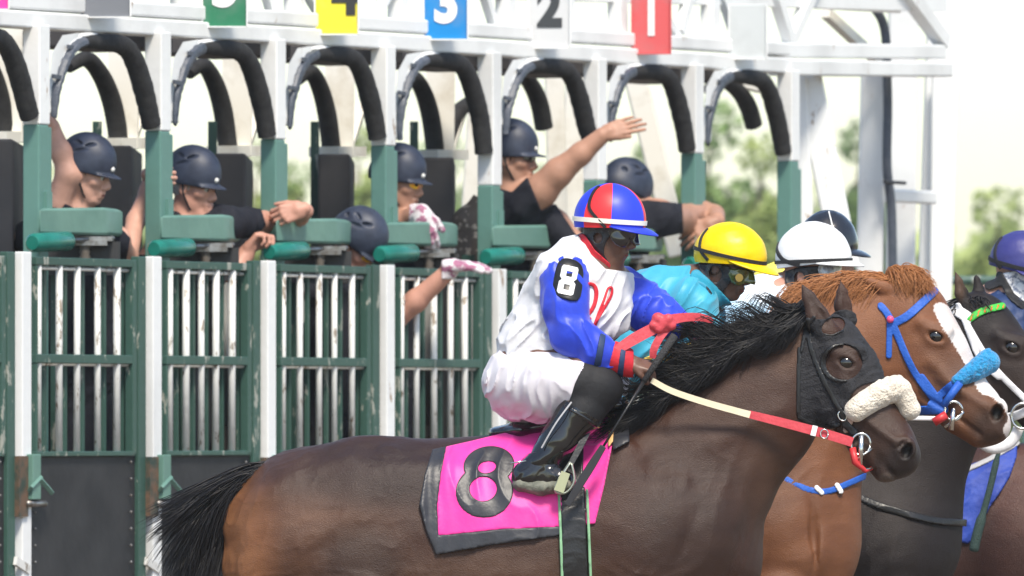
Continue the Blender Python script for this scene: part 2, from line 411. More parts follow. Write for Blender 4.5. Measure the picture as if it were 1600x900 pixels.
# trees far beyond the track
leafm = [mat('leaves_' + n, c, .6, c2, .5, contrast=(.3, .7)) for n, c, c2 in
         (('mid', (.20, .29, .09), (.14, .22, .07)), ('yellow', (.34, .39, .13), (.24, .31, .10)), ('dark', (.11, .18, .07), (.15, .23, .08)))]
for m_ in leafm:
    m_.node_tree.nodes['Principled BSDF'].inputs['Subsurface Weight'].default_value = 0
bark = mat('bark', (.12, .09, .07), .9, (.07, .055, .045), 6, bump=.5)
def tree(px, pytop, Y, halfw, label, mi=0, dens=1.0, group='trees beyond the track', seed=0):
    r = random.Random(seed); top = P(px, pytop, Y).z; x0 = P(px, 0, Y).x; hw = halfw / FPX * Y
    t = thing('tree', (x0, Y, 0), label, 'tree', group)
    b = MB(); b.tube([(x0, Y, -.1), (x0 + .1, Y, top * .3), (x0 - .2, Y + .1, top * .6), (x0, Y, top * .9)], [top * .025, top * .02, top * .012, .03], 8)
    tips = []
    for k in range(26):
        a = r.uniform(0, 6.28); z0 = top * r.uniform(.12, .8); L = hw * r.uniform(.5, 1.0) * (1.15 - .6 * z0 / top)
        e = Vector((x0 + math.cos(a) * L, Y + math.sin(a) * L * .8, min(z0 + L * .6, top * .95)))
        b.tube([(x0, Y, z0), Vector((x0, Y, z0)).lerp(e, .5) + Vector((0, 0, L * .08)), e], [top * .009, top * .006, .02], 5); tips += [e, Vector((x0, Y, z0)).lerp(e, .65)]
    tips += [Vector((x0, Y, top * .95))]
    b.build('trunk', bark, t, smooth=True)
    vs = []; fs = []
    for e in tips:
        R_ = hw * r.uniform(.32, .6)
        for _ in range(int(170 * dens)):
            v = Vector((r.gauss(0, 1), r.gauss(0, 1), r.gauss(0, .8))); v = v.normalized() * R_ * r.uniform(.3, 1) ** .5
            c = e + v; s = hw * r.uniform(.05, .12)
            if c.z > top * 1.02 or c.z < .2: continue
            a = Vector((r.gauss(0, 1), r.gauss(0, 1), r.gauss(0, 1))).normalized(); q = a.cross(Vector((r.gauss(0, 1), r.gauss(0, 1), r.gauss(0, 1)))).normalized()
            n = len(vs); w = a.cross(q)
            for k in range(5):
                an = k * 1.2566; vs.append(c + (q * math.cos(an) + w * math.sin(an) * .7) * s)
            fs.append(tuple(range(n, n + 5)))
    mesh_obj('crown', vs, fs, leafm[mi], t, smooth=False)
trees = [(1345, 190, 150, 62, 2, 1.1, 'tallest dark green tree behind the white posts at the right end of the gate'),
         (1110, 165, 165, 95, 0, .9, 'loose airy green tree seen through the second opening from the right'),
         (1190, 215, 150, 70, 1, 1.0, 'yellow green tree seen through the rightmost arch opening'),
         (1010, 215, 170, 60, 0, .6, 'thin green tree behind the waving crew member\'s hand'),
         (870, 170, 175, 50, 0, .5, 'pale thin tree behind the crew member in dark sunglasses'),
         (1560, 300, 160, 75, 1, .9, 'round yellow green bush at the right edge of the picture'),
         (1470, 345, 190, 60, 1, .45, 'small pale tree right of the tall white end post'),
         (560, 190, 170, 80, 1, .75, 'yellow green tree seen through the arch left of the crew member in orange sunglasses'),
         (400, 215, 180, 75, 1, .6, 'yellow green tree behind the white haired crew member\'s outstretched arm'),
         (470, 250, 160, 50, 0, .7, 'low green tree between two dark partitions in the middle of the gate'),
         (300, 235, 200, 60, 1, .4, 'faint tree behind the helmet of the crew member leaning on his fists'),
         (690, 215, 190, 70, 0, .5, 'faint green tree behind the dark partition right of the orange sunglasses'),
         (1260, 290, 200, 60, 1, .6, 'low yellow green tree behind the black helmet'),
         (120, 250, 200, 80, 1, .4, 'faint tree behind the leftmost crew member'),
         (950, 330, 180, 80, 0, .6, 'low green tree behind the red and blue helmet'),
         (1400, 420, 230, 120, 1, .5, 'low hedge like tree behind the chestnut horse\'s forelock')]
for i, (px, pt, Y, hw, mi, dn, lb) in enumerate(trees): tree(px, pt, Y, hw, lb, mi, dn, seed=i + 3)

# far wood behind the track: one low pale mass
vs = []; fs = []; r = random.Random(99)
for k in range(16000):
    px = r.uniform(-150, 1900); Y = r.uniform(235, 275); topy = 375 + 60 * (mnoise.noise(Vector((px / 120, 3.3, 0)))) + 40 * mnoise.noise(Vector((px / 37, 8, 0)))
    py = topy + (665 - topy) * r.random() ** 1.1; c = P(px, py, Y); s = r.uniform(.3, .75)
    a = Vector((r.gauss(0, 1), r.gauss(0, 1), r.gauss(0, 1))).normalized(); q = a.cross(Vector((r.gauss(0, 1), r.gauss(0, 1), r.gauss(0, 1)))).normalized(); w = a.cross(q); n = len(vs)
    for e in range(5): vs.append(c + (q * math.cos(e * 1.2566) + w * math.sin(e * 1.2566) * .7) * s)
    fs.append(tuple(range(n, n + 5)))
tag(mesh_obj('distant_wood', vs, fs, leafm[1], smooth=False), kind='stuff')

# ------------------------------------------------------------------ the starting gate
gate = thing('starting_gate', tuple(Vector((G(600, 0).x, G(600, 0).y, 0))), 'white and green horse racing starting gate with arched padded stalls and barred doors', 'starting gate')
PX = [-143, 57, 247, 427, 599, 765, 930, 1082, 1232]            # stall posts
MB.k = GK = .725     # the gate was measured at a coarser scale
def pp(px, py, off=0): return G(px, py, off * GK)
def lbar(mb, x0, y0, x1, y1, h0, t, off=0, h1=None):
    """beam along the gate whose front face covers rows y..y+h (pixels)"""
    h1 = h0 if h1 is None else h1; vs = []
    for x, y, h in ((x0, y0, h0), (x1, y1, h1)):
        for yy in (y, y + h):
            p = pp(x, yy, off); vs += [p, p - ND * t * GK]
    mb.add(vs, [(0, 2, 6, 4), (1, 5, 7, 3), (0, 4, 5, 1), (2, 3, 7, 6), (0, 1, 3, 2), (4, 6, 7, 5)])
def vpost(mb, px, y0, y1, w, d, off=0):
    """square post centred on px between two rows; w along the gate, d across, metres"""
    p = pp(px, y0, off); q = pp(px, y1, off)
    mb.box((p + q) / 2, (LD, ND, UP), (w / 2 * GK, d / 2 * GK, (p.z - q.z) / 2), True)
# beams
def by(px): return 38 + px * .0605 if px < 1250 else 38 + 1250 * .0605 + (px - 1250) * .02     # under side of the lower beam
b = MB(); lbar(b, -260, by(-260) - 24, 1236, by(1236) - 24 + 2, 27, .16, 0, 24); b.build('lower_beam', M['white'], gate, bevel=.008)
b = MB(); lbar(b, -260, by(-260) - 50, 1236, by(1236) - 46, 24, .12, .04, 20); b.build('upper_beam', M['white'], gate, bevel=.008)
b = MB(); lbar(b, 1236, 92, 1490, 98, 26, .16, .15, 22); b.build('lower_beam', M['white'], gate, bevel=.008)
b = MB(); lbar(b, 1200, 66, 1480, 70, 24, .12, .2, 22); b.build('upper_beam', M['white'], gate, bevel=.008)
for x0, y0, x1, y1, w in ((1195, -60, 1235, 68, .07), (1290, -60, 1233, 68, .07), (1395, -40, 1474, 66, .09), (985, -60, 1060, 62, .05), (905, -60, 880, 40, .05), (1090, -60, 1062, 50, .06),
                          (740, -60, 770, 34, .05), (640, -60, 580, 30, .05), (450, -60, 500, 22, .05), (285, -60, 240, 14, .05), (1110, -60, 1150, 60, .05), (590, -60, 640, 30, .05), (400, -60, 425, 20, .05)):
    b = MB(); b.bar(pp(x0, y0, .3), pp(x1, y1, .3), LD, w, w); b.build('truss_brace', M['white'], gate)
b = MB(); lbar(b, -260, -72, 1480, -18, 40, .1, .3, 36); b.build('top_beam', M['white'], gate)
for x in (90, 283, 460, 622, 790, 965, 1110):
    b = MB(); vpost(b, x, -60, by(x) - 30, .09, .09, .3); b.build('truss_upright', M['white'], gate)
# roof over the stalls' inner half: dark motor housings glimpsed between the beams and the arches
for i in range(1, 7):
    b = MB(); x = PX[i] + 95 * sc(PX[i]); p = pp(x, by(x) + 16, 1.2); b.box(p, (LD, ND, UP), (.42, .25, .05)); b.build('magnet_housing', M['darkbox'], gate, bevel=.01)
# posts
for i, x in enumerate(PX):
    yb = {1: 195, 2: 205, 3: 218, 4: 228, 5: 290, 6: 282, 7: 240, 8: 252}.get(i, 190); s = sc(x)
    b = MB(); vpost(b, x, by(x) - 3, yb, .118, .105, .02)
    b.build('upper_post', M['white'], gate, bevel=.006)
    b = MB(); vpost(b, x - 1, yb, 960, .112, .10, .02); b.box(pp(x + 15 * s, yb + 62, .0), (LD, ND, UP), (.03, .02, .2)); b.build('green_post', M['green'], gate, bevel=.006)
# arches : one steel hoop with its foam pad and its taped leg per stall
ARC = []
for i in range(0, 8):
    xl, xr = PX[i] + 24 * sc(PX[i]), PX[i + 1] - 2 * sc(PX[i + 1])
    s = sc((xl + xr) / 2); yt = by((xl + xr) / 2) + 14 - i * .9; w = xr - xl
    foot = {0: 183, 1: 198, 2: 213, 3: 216, 4: 240, 5: 214, 6: 236, 7: 240}[i]
    def q(u, v, o=0): return tuple(pp(xl + u * w, yt + v * s, o))
    fl = yt + 128 * s; fv = (foot - yt) / s
    hoop = spline([(0.0, fv * .85), (.01, 95), (.06, 40), (.16, 8), (.32, -2), (.52, 2), (.70, 10), (.80, 40), (.87, 78), (.95, fv * .98)], 6)
    b = MB(); b.tube([q(u, v, .03) for u, v in hoop], .030, 10)
    hp = b.build('stall_arch', M['white'], gate, smooth=True)
    # white fairing plate that fills the upper left corner
    pl = [(-.02, 55), (.0, 22), (.10, -6), (.26, -10), (.24, 2), (.14, 16), (.07, 38), (.03, 70)]
    b = MB(); n = len(pl); b.add([q(u, v, -.02) for u, v in pl] + [q(u, v, .05) for u, v in pl], [tuple(range(n))[::-1], tuple(range(n, 2 * n))] + [(k, (k + 1) % n, n + (k + 1) % n, n + k) for k in range(n)])
    b.build('fairing', M['white'], hp)
    pad = spline([(.28, 4, .032), (.42, 4, .042), (.58, 6, .050), (.70, 13, .056), (.79, 36, .062), (.865, 74, .064), (.915, 108, .062), (.95, fv - 1, .060)], 6)
    pad = [(u, v, r * (1 + .018 * math.sin(k * 1.9 + i) + rng.uniform(-.02, .02))) for k, (u, v, r) in enumerate(pad)]
    b = MB(); b.tube([q(u, v, .0) for u, v, r in pad], [r for u, v, r in pad], 12, flat=.85); b.build('foam_pad', M['foam'], hp, smooth=True, autosm=50)
    leg = spline([(.005, fv * .86, .014), (.0, 120, .017), (.02, 82, .026), (.06, 56, .030), (.11, 32, .032), (.19, 12, .034), (.28, 4, .034)], 5)
    leg = [(u, v, r * (1 + .08 * math.sin(k * 2.3 + i * 2))) for k, (u, v, r) in enumerate(leg)]
    b = MB(); b.tube([q(u + .02, v, -.03) for u, v, r in leg], [r for u, v, r in leg], 8, flat=.8); b.build('taped_leg', M['navytape'], hp, smooth=True, autosm=40)
    for u, v in ((.055, 60), (.20, 14)):
        b = MB(); b.bar(q(u - .05, v - 2, -.06), q(u + .05, v + 1, -.06), (0, 0, 1), .022, .012)
        b.build('strap', M['navytape'], hp)
# side pads on the posts, bolsters and springs below them
for i, x in enumerate(PX[:8]):
    s = sc(x); y0 = {0: 318, 1: 325, 2: 336, 3: 342, 4: 347, 5: 352, 6: 358, 7: 366}[i]
    L = (113 * s) ; h = 41 * s
    pts = [(4, 0), (L - 12, -1), (L - 3, 0), (L, 5), (L, h), (L - 6, h + 1), (4, h - 1)]
    b = MB(); n = len(pts); ff = [pp(x + u * s, y0 + v * s, -.24) for u, v in pts]; bb = [p + Vector((.04, .30, 0)) for p in ff]
    b.add(ff + bb, [tuple(range(n)), tuple(range(n, 2 * n))[::-1]] + [(k, n + k, n + (k + 1) % n, (k + 1) % n) for k in range(n)])
    b.build('side_pad', M['pad_green'], gate, bevel=.016, autosm=35)
    if i == 5: pass
    b = MB(); y1 = y0 + 52 * s; pa = pp(x - 7 * s, y1 + 2, -.36); pb = pp(x + 50 * s, y1 - 1, -.36)
    b.tube([pa, pa.lerp(pb, .04), pa.lerp(pb, .5), pa.lerp(pb, .95), pb], [.038, .05, .052, .052, .04], 14); b.build('bolster', M['bolster'], gate, smooth=True, autosm=50)
    b = MB()
    for k, (dx, dy, wx) in enumerate(((88, 48, 30), (84, 55, 26))):
        b.box(pp(x + dx * s, y0 + dy * s, -.16), (Vector((1, 0, 0)), Vector((0, 1, 0)), UP), (wx * .0035, .08, .012))
    b.tube([pp(x + 50 * s, y0 + 50 * s, -.17), pp(x + 118 * s, y0 + 47 * s, -.17)], .014, 8)
    b.build('spring_plate', M['steel'], gate)
    for dx in (75, 98):
        b = MB(); c = [pp(x + dx * s, y0 + (56 + 4 * k) * s, -.14) for k in range(9)]
        b.tube(c, [.032 if k % 2 else .024 for k in range(9)], 10); b.build('spring', mat('spring_rust', (.10, .085, .07), .6) if 'spring_rust' not in bpy.data.materials else bpy.data.materials['spring_rust'], gate, smooth=True)
    b = MB(); b.box(pp(x + 18 * s, y0 - 12 * s, -.1), (LD, ND, UP), (.03, .01, .045)); b.build('hinge_plate', M['green'], gate)
    b = MB(); c = pp(x + 60 * s, y0 + 78 * s, 0.1); b.box(c, (Vector((1, 0, 0)), Vector((0, 1, 0)), UP), (.24 * s, .05, .09)); b.build('latch_housing', M['rubber'], gate)
# number plates hung on the upper beam
def digit_mesh(txt, bold=0.0):
    cu = bpy.data.curves.new('n', 'FONT'); cu.body = txt; cu.offset = bold; cu.extrude = .0; cu.size = 1; cu.resolution_u = 6
    o = bpy.data.objects.new('n', cu); scene.collection.objects.link(o); bpy.context.view_layer.update()
    me = bpy.data.meshes.new_from_object(o.evaluated_get(bpy.context.evaluated_depsgraph_get()))
    v = np.array([tuple(q.co) for q in me.vertices]); f = [tuple(p.vertices) for p in me.polygons]
    bpy.data.objects.remove(o); bpy.data.curves.remove(cu); bpy.data.meshes.remove(me)
    v[:, 0] -= (v[:, 0].min() + v[:, 0].max()) / 2; v[:, 1] -= (v[:, 1].min() + v[:, 1].max()) / 2
    v /= (v[:, 1].max() - v[:, 1].min()); return v, f
def plate_paint(n, c): return mat('plate_' + n, c, .45, tuple(x * .6 + .1 for x in c), 3.5, contrast=(.5, .75), bump=.05)
plates = [(-40, 14, 15, 'pink', (.80, .05, .32), None, None), (125, 204, 27, 'slate', (.16, .17, .19), None, None), (316, 386, 42, 'green', (.02, .17, .085), '5', (.75, .75, .75)),
          (492, 560, 54, 'yellow', (.78, .68, .04), '4', (.03, .03, .03)), (662, 731, 62, 'blue', (.0, .21, .55), '3', (.8, .8, .8)), (826, 891, 75, 'white', (.56, .57, .58), '2', (.04, .045, .05)),
          (987, 1048, 84, 'red', (.58, .09, .095), '1', (.75, .72, .72)), (1139, 1198, 92, 'blank', (.50, .53, .54), None, None)]
XA = Vector((1, 0, 0)); YA = Vector((0, 1, 0))
for x0, x1, yb, nm, c, dg, dc in plates:
    hh = (x1 - x0) * 1.45; pm = plate_paint(nm, c)
    Yp = Yg((x0 + x1) / 2) - .12; a = P(x0, yb - hh, Yp); z = P(x1, yb, Yp)
    b = MB(); b.box((a + z) / 2 + Vector((0, .012, 0)), (XA, YA, UP), ((z.x - a.x) / 2, .012, (a.z - z.z) / 2), True); pl = b.build('number_plate', pm, gate, bevel=.004)
    b = MB(); ww = (z.x - a.x)
    for dx in (-.5, .5): b.bar((a + z) / 2 + Vector((dx * ww, -.006, (a.z - z.z) / 2)), (a + z) / 2 + Vector((dx * ww, -.006, -(a.z - z.z) / 2)), XA, .008, .02)
    b.bar(Vector((a.x, Yp - .006, z.z)), Vector((z.x, Yp - .006, z.z)), UP, .008, .02); b.build('plate_frame', M['white'] if nm != 'red' else pm, pl)
    if dg:
        v, f = digit_mesh(dg, .045 if dg != '1' else .02); H = (a.z - z.z) * (.74); cz = z.z + (a.z - z.z) * .54
        H *= .92; cz = CZ + (HY - {'5': 12, '4': 24, '3': 37, '2': 43, '1': 56}[dg]) / FPX * Yp + H / 2
        W = [((a.x + z.x) / 2 + q[0] * H * .92 + (.035 if dg == '4' else 0), Yp - .004, cz + q[1] * H) for q in v]
        mesh_obj('digit', W, [t for t in f], mat('digit_' + nm, dc, .5), pl, smooth=False)
# rear line of the stalls
def rp(px, py): return P(px, py, Yg(px) + 1.45)
for i, (x0, x1, ytop, pw) in enumerate(((-20, 34, 222, 0), (160, 216, 232, 1), (340, 391, 244, 1), (500, 551, 245, 1), (655, 711, 250, 1))):
    a = rp(x0, ytop); z = rp(x1, 700); c = (a + z) / 2
    b = MB(); b.box(c, (XA, YA, UP), ((z.x - a.x) / 2, .6, (a.z - z.z) / 2), True); b.build('stall_partition', M['darkbox'], gate, bevel=.01)
    xm = (x0 + x1) / 2 + 4
    b = MB(); b.bar(rp(xm + 2, by(xm) + 8), rp(xm, ytop), XA, .17, .12); b.bar(rp(x0 + 6, ytop - 8), rp(x1 - 2, ytop - 8), UP, .06, .2)
    b.bar(rp(xm + 14, ytop - 18), rp(xm + 34, ytop - 80), XA, .07, .06); b.build('rear_post', mat('cream_paint', (.72, .70, .64), .5, (.5, .45, .36), 6, contrast=(.5, .8)) if 'cream_paint' not in bpy.data.materials else bpy.data.materials['cream_paint'], gate)
    b = MB(); xg = x0 + 0; b.bar(rp(x0 - 8, 190), rp(x0 - 8, 700), XA, .05, .05); b.build('rear_green_post', M['greendoor'], gate)
for i, (xa, yt, xb, yb) in enumerate(((-55, 80, 8, 210), (112, 92, 186, 220), (300, 102, 356, 230), (470, 112, 518, 236), (632, 122, 680, 236), (800, 118, 850, 200), (1108, 126, 1178, 196))):
    w = xb - xa; h = yb - yt
    arc = spline([(xa - 4, yt + 14, .03), (xa + w * .3, yt, .045), (xa + w * .62, yt + h * .2, .052), (xa + w * .86, yt + h * .55, .056), (xb, yb, .056)], 6)
    b = MB(); b.tube([rp(x, y) for x, y, r in arc], [r for x, y, r in arc], 12); b.build('rear_foam_pad', M['foam'], gate, smooth=True, autosm=50)
b = MB(); arc = spline([(733, 160, .04), (712, 180, .05), (698, 215, .052), (694, 246, .05)], 6); b.tube([rp(x, y) for x, y, r in arc], [r for x, y, r in arc], 12); b.build('rear_foam_pad', M['foam'], gate, smooth=True)
# far end : side frames, leaning braces, cable
cream = bpy.data.materials['cream_paint']
for x0, y0, x1, y1, w, o in ((1262, 118, 1322, 420, .17, .5), (1248, 118, 1262, 420, .10, .55), (1366, 118, 1352, 700, .17, .9), (1412, -40, 1404, 700, .19, 1.4), (1478, -60, 1452, 700, .22, 1.2), (1468, 110, 1462, 700, .10, 1.1),
                             (866, 110, 872, 360, .12, 1.9), (990, 112, 1062, 400, .14, 1.9), (905, 120, 888, 380, .16, 2.2), (1170, 120, 1165, 140, .2, 1.4), (760, 118, 742, 400, .2, 2.2)):
    b = MB(); b.bar(P(x0, y0, Yg(x0) + o), P(x1, y1, Yg(x0) + o), XA, w, w * .8); b.build('end_post', M['white'] if x0 > 1200 else cream, gate, bevel=.01)
b = MB(); b.bar(pp(1378, 305, 1.3), pp(1456, 309, 1.3), UP, .085, .08); b.build('cross_member', M['white'], gate, bevel=.01)
b = MB(); b.bar(pp(1262, 4, .6), pp(1402, 12, .6), UP, .07, .07); b.build('cross_member', M['white'], gate, bevel=.01)
b = MB(); b.bar(pp(1290, 20, .9), pp(1372, 95, .9), UP, .06, .06); b.build('truss_brace', cream, gate)
b = MB(); cb = spline([(1367, 14), (1378, 32), (1384, 60), (1386, 120), (1387, 170), (1386, 260), (1393, 330), (1395, 460)], 8); b.tube([pp(x, y, .85) for x, y in cb], .030, 10); b.build('cable', M['navytape'], gate, smooth=True)
b = MB(); b.tube([pp(1382, 284, .8), pp(1414, 286, .8)], .012, 8); b.build('cable_tie', M['rubber'], gate)
# doors: white upright, barred frame and black kick panel
WX = [-148, 36, 240, 419, 605, 780, 952, 1110]
def dtop(x): return 392 + 28.5 * x / 780.
for i in range(len(WX)):
    xw = WX[i]; s = sc(xw); yt = dtop(xw); xn = WX[i + 1] if i + 1 < len(WX) else xw + 155
    o = -.62
    b = MB(); b.bar(pp(xw, yt, o - .03), pp(xw, 960, o - .03), LD, .16 if False else .10, .05)
    up = b.build('door_upright', M['white'], gate, bevel=.004)
    b = MB(); b.bar(pp(xw - 24 * s, yt, o), pp(xw - 24 * s, 960, o), LD, .085, .05); b.build('door_stile', M['greendoor'], gate, bevel=.004)
    # door
    x0 = xw + 15 * s; x1 = xn - 33 * s; fr = MB()
    def row(v, x): return v - (v - 658) * (1 - sc(x) / sc(36))
    yt0, yt1 = row(401, x0), row(401, x1); ym0, ym1 = row(554, x0), row(554, x1); yb0, yb1 = row(706.5, x0), row(706.5, x1)
    for (a0, a1, w, c) in ((yt0, yt1, .042, 6), (ym0, ym1, .048, 6), (yb0, yb1, .026, 3)):
        fr.bar(pp(x0, a0 + c, o), pp(x1, a1 + c, o), UP, w, .045)
    fr.bar(pp(x0 + 2, yt0, o + .001), pp(x0 + 2, yb0 + 4, o + .001), LD, .02, .04); fr.bar(pp(x1 - 2, yt1, o + .001), pp(x1 - 2, yb1 + 4, o + .001), LD, .045, .05)
    door = fr.build('door', M['greendoor'], gate, bevel=.003)
    wb = MB(); gb = MB(); hb = MB(); x = x0 + (12 + rng.uniform(-3, 6)) * s; nb = 5
    step = (x1 - x0 - 6 * s) / nb
    for k in range(nb):
        x = x0 + (k + .35) * step + rng.uniform(-2, 2) - 0 * s
        wb.tube([pp(x, row(401, x) + 10, o), pp(x + rng.uniform(-1, 1), row(706.5, x), o)], .017 + rng.uniform(0, .004), 8)
        xx = x + (9 + rng.uniform(-2, 3)) * s
        gb.bar(pp(xx, row(401, xx) + 8, o + .1), pp(xx, row(706.5, xx), o + .1), LD, .026, .02)
    hb.tube([pp(x0, ym0 + 14, o + .02), pp(x1, ym1 + 14, o + .02)], .011, 8); hb.build('cross_bar', M['whitebar'], door, smooth=True)
    hb = MB(); hb.tube([pp(x0, yt0 + 17, o + .02), pp(x1, yt1 + 17, o + .02)], .010, 8); hb.build('cross_bar', M['whitebar'], door, smooth=True)
    wb.build('bars', M['whitebar'], door, smooth=True); gb.build('green_bars', M['greendoor'], door)
    b = MB(); a = [pp(x0 - 3, yb0 + 5, o), pp(x1 + 6, yb1 + 5, o), pp(x1 + 6, 960, o), pp(x0 - 3, 960, o)]; b.add(a + [p - ND * .02 for p in a], [(3, 2, 1, 0), (4, 5, 6, 7), (0, 1, 5, 4), (1, 2, 6, 5), (2, 3, 7, 6), (3, 0, 4, 7)])
    b.build('kick_panel', M['blackpanel'], gate, bevel=.003)
    b = MB()
    for k in range(7):
        y = 722 + k * 26; b.sphere(pp(x1 - 2, y, o - .03), .008, 8); b.sphere(pp(x0 + 4, y, o - .02), .006, 8)
    b.build('rivets', M['steel'], gate)
    # latch
    b = MB(); c = pp(xw + 14 * s, 745, o - .1); b.box(c, (LD, ND, UP), (.045, .03, .12)); b.bar(pp(xw + 10 * s, 765, o - .14), pp(xw + 26 * s, 748, o - .14), YA, .05, .02)
    b.bar(pp(xw + 24 * s, 746, o - .14), pp(xw + 43 * s, 768, o - .14), YA, .05, .025); lt = b.build('door_latch', M['pad_green'], gate, bevel=.003)
    b = MB(); b.tube([pp(xw + 6 * s, 787, o - .12), pp(xw + 34 * s, 787, o - .12)], .017, 10); b.build('bolt', M['steel'], lt, smooth=True)
    b = MB(); b.box(pp(xw - 4 * s, 760, o - .07), (LD, ND, UP), (.05, .02, .16)); b.build('latch_plate', mat('rusty_latch', (.03, .05, .04), .6, (.14, .08, .05), 20) if 'rusty_latch' not in bpy.data.materials else bpy.data.materials['rusty_latch'], lt)
    b = MB(); b.bar(pp(xw - 12 * s, 876, o - .08), pp(xw + 8 * s, 890, o - .08), UP, .045, .02); b.build('strut', M['whitebar'], gate)
# inner rails, uprights and pads glimpsed through the bars
for i in range(0, 6):
    xw = WX[i]; s = sc(xw)
    for dx, w, m_, o in ((48, .07, 'greendoor', .35), (92, .18, 'blackpanel', .7), (130, .07, 'greendoor', .5), (156, .085, 'white', .25), (66, .05, 'whitebar', 1.2), (185, .14, 'blackpanel', .9), (115, .045, 'whitebar', 1.0), (172, .035, 'whitebar', .5), (140, .03, 'whitebar', .9)):
        x = xw + dx * s + rng.uniform(-6, 6); y1 = 690 if m_ == 'blackpanel' else 960
        b = MB(); b.bar(pp(x, 398 if o > .3 else 445, o), pp(x, y1, o), LD, w, .05); b.build('inner_upright', M[m_], gate)
    b = MB(); b.bar(pp(xw + 150 * s, 455, .2), pp(xw + 192 * s, 457, .2), UP, .05, .06); b.build('inner_rail', cream, gate)
    b = MB(); b.box(pp(xw + 120 * s, 800, 1.0), (LD, ND, UP), (.42, .04, .85)); b.build('inner_panel', M['blackpanel'], gate)
# long dark side walls between the stalls
for i in range(1, 7):
    x = PX[i]; p0 = pp(x, 700, .12); p1 = p0 - ND * 1.7
    b = MB(); b.bar(Vector((p0.x, p0.y, 1.35)), Vector((p1.x, p1.y, 1.35)), LD, .05, .50); b.build('side_wall', M['darkbox'], gate)
# green rail beyond
fr = thing('track_rail', tuple(Vector((P(1500, 0, 52).x, 52, 0))), 'green metal rail with thin posts behind the ears of the dark horse', 'rail')
b = MB(); b.tube([P(1200, 438, 52), P(1760, 438, 52)], .032, 10); b.build('rail', M['greendoor'], fr, smooth=True)
for x in (1476, 1600, 1700):
    b = MB(); b.tube([P(x, 438, 52), P(x, 1150, 52)], .022, 8); b.build('post', M['greendoor'], fr, smooth=True)

MB.k = 1.0
# ------------------------------------------------------------------ horses
def coat(name, rough=.46, bump=.10):
    m = mat(name, (.1, .1, .1), rough, (.66, .60, .58), 7, vcol=True, bump=.35, bscale=170, bump2=(.25, 9), stretch=(1, 1, 2.6), rvar=.08, sheen=.0, spec=.3, coat=.03, contrast=(.3, .72), detail=9)
    m.node_tree.nodes['Principled BSDF'].inputs['Coat Roughness'].default_value = .42
    return m
def blend(base, *layers):
    """layers: (colour, x, y, rx, ry, strength)"""
    def f(x, y, d):
        c = np.tile(np.array(base, float), (len(x), 1))
        for col, cx, cy, rx, ry, st in layers:
            w = np.clip(1.5 - np.sqrt(((x - cx) / rx) ** 2 + ((y - cy) / ry) ** 2), 0, 1); w = (w * w * (3 - 2 * w) * st)[:, None]
            c = c * (1 - w) + np.array(col) * w
        return c
    return f
def strands(name, roots, tipf, n, r0, mat_, parent, seed, seg=7, wav=2, Y0=25):
    """locks of hair: thin tapering ribbons; roots = polyline of (x, y, d), tipf(t, rand) -> list of control offsets"""
    r = random.Random(seed); rs = spline(roots, 12); vs = []; fs = []
    nl = max(12, n // 26); locks = []
    for k in range(nl):
        t = r.random(); locks.append((t, [np.array(o, float) for o in tipf(t, r)]))
    for k in range(n):
        t, tip = locks[k % nl]; t2 = min(max(t + r.gauss(0, .018), 0), 1); p = rs[int(t2 * (len(rs) - 1))] + np.array([r.gauss(0, 2.5), r.gauss(0, 2.5), r.gauss(0, 8)])
        q_ = r.uniform(.8, 1.12); dv = np.array([r.gauss(0, 4.5), r.gauss(0, 4.2), r.gauss(0, 5)])
        ctr = [p] + [p + o * q_ + dv * ((e + 1) / len(tip)) ** 1.3 for e, o in enumerate(tip)]
        c = spline(ctr, 4); m = len(c); ph = r.uniform(0, 6); a = r.uniform(.2, .7) * wav; rr = r0 * r.uniform(.5, 1.3)
        n0 = len(vs)
        for i, q in enumerate(c):
            u = i / (m - 1); q = q + np.array([math.sin(u * 5 + ph), math.cos(u * 4 + ph), math.sin(u * 3 + ph * 2)]) * a * u
            tg = c[min(i + 1, m - 1)] - c[max(i - 1, 0)]; nn = np.array([-tg[1], tg[0], 0]); nn = nn / (np.linalg.norm(nn) + 1e-6); w = rr * (1 - u ** 1.6) * (0.6 + .4 * min(1, u * 5)) + .12
            for e in (nn * w, np.array([0, 0, -w * .8]), -nn * w, np.array([0, 0, w * .8])): vs.append(q + e)
        for i in range(m - 1):
            for e in range(4): fs.append((n0 + i * 4 + e, n0 + i * 4 + (e + 1) % 4, n0 + i * 4 + 4 + (e + 1) % 4, n0 + i * 4 + 4 + e))
    return mesh_obj(name, to_world(np.array(vs), Y0), fs, mat_, parent)
def eyeball(S, x, y, r, parent, name='eye', m=None, push=.35):
    d = front(S, [(x, y)])[0]
    if d is None: return
    c = PT(x, y, d + r * push, S.Y0); b = MB(); b.sphere(c, r / S.S, 16); b.build(name, m or M['eye'], parent, smooth=True)
def horse_eye(H, x, y, c, s_, hw, deg=24):
    """bulging socket with an almond opening; c = depth of the head's middle, hw = half width there"""
    H.ellz((x, y, c + s_ * (hw - 6)), (23, 17, 13), deg, 9)
    q = R(deg); ux, uy = math.cos(q), math.sin(q)
    H.cap((x - 15 * ux + 5 * uy, y - 15 * uy - 9 * ux, c + s_ * (hw + 1), 4), (x + 13 * ux + 5 * uy, y + 13 * uy - 9 * ux, c + s_ * (hw + 1), 3.5), 5)
    H.cap((x - 13 * ux - 6 * uy, y - 13 * uy + 9 * ux, c + s_ * (hw + 1), 2.5), (x + 12 * ux - 5 * uy, y + 12 * uy + 8 * ux, c + s_ * (hw + 1), 2.5), 4)
    H.ellz((x, y, c + s_ * (hw + 7)), (14, 7.8, 10), deg, 1.6, op='-')
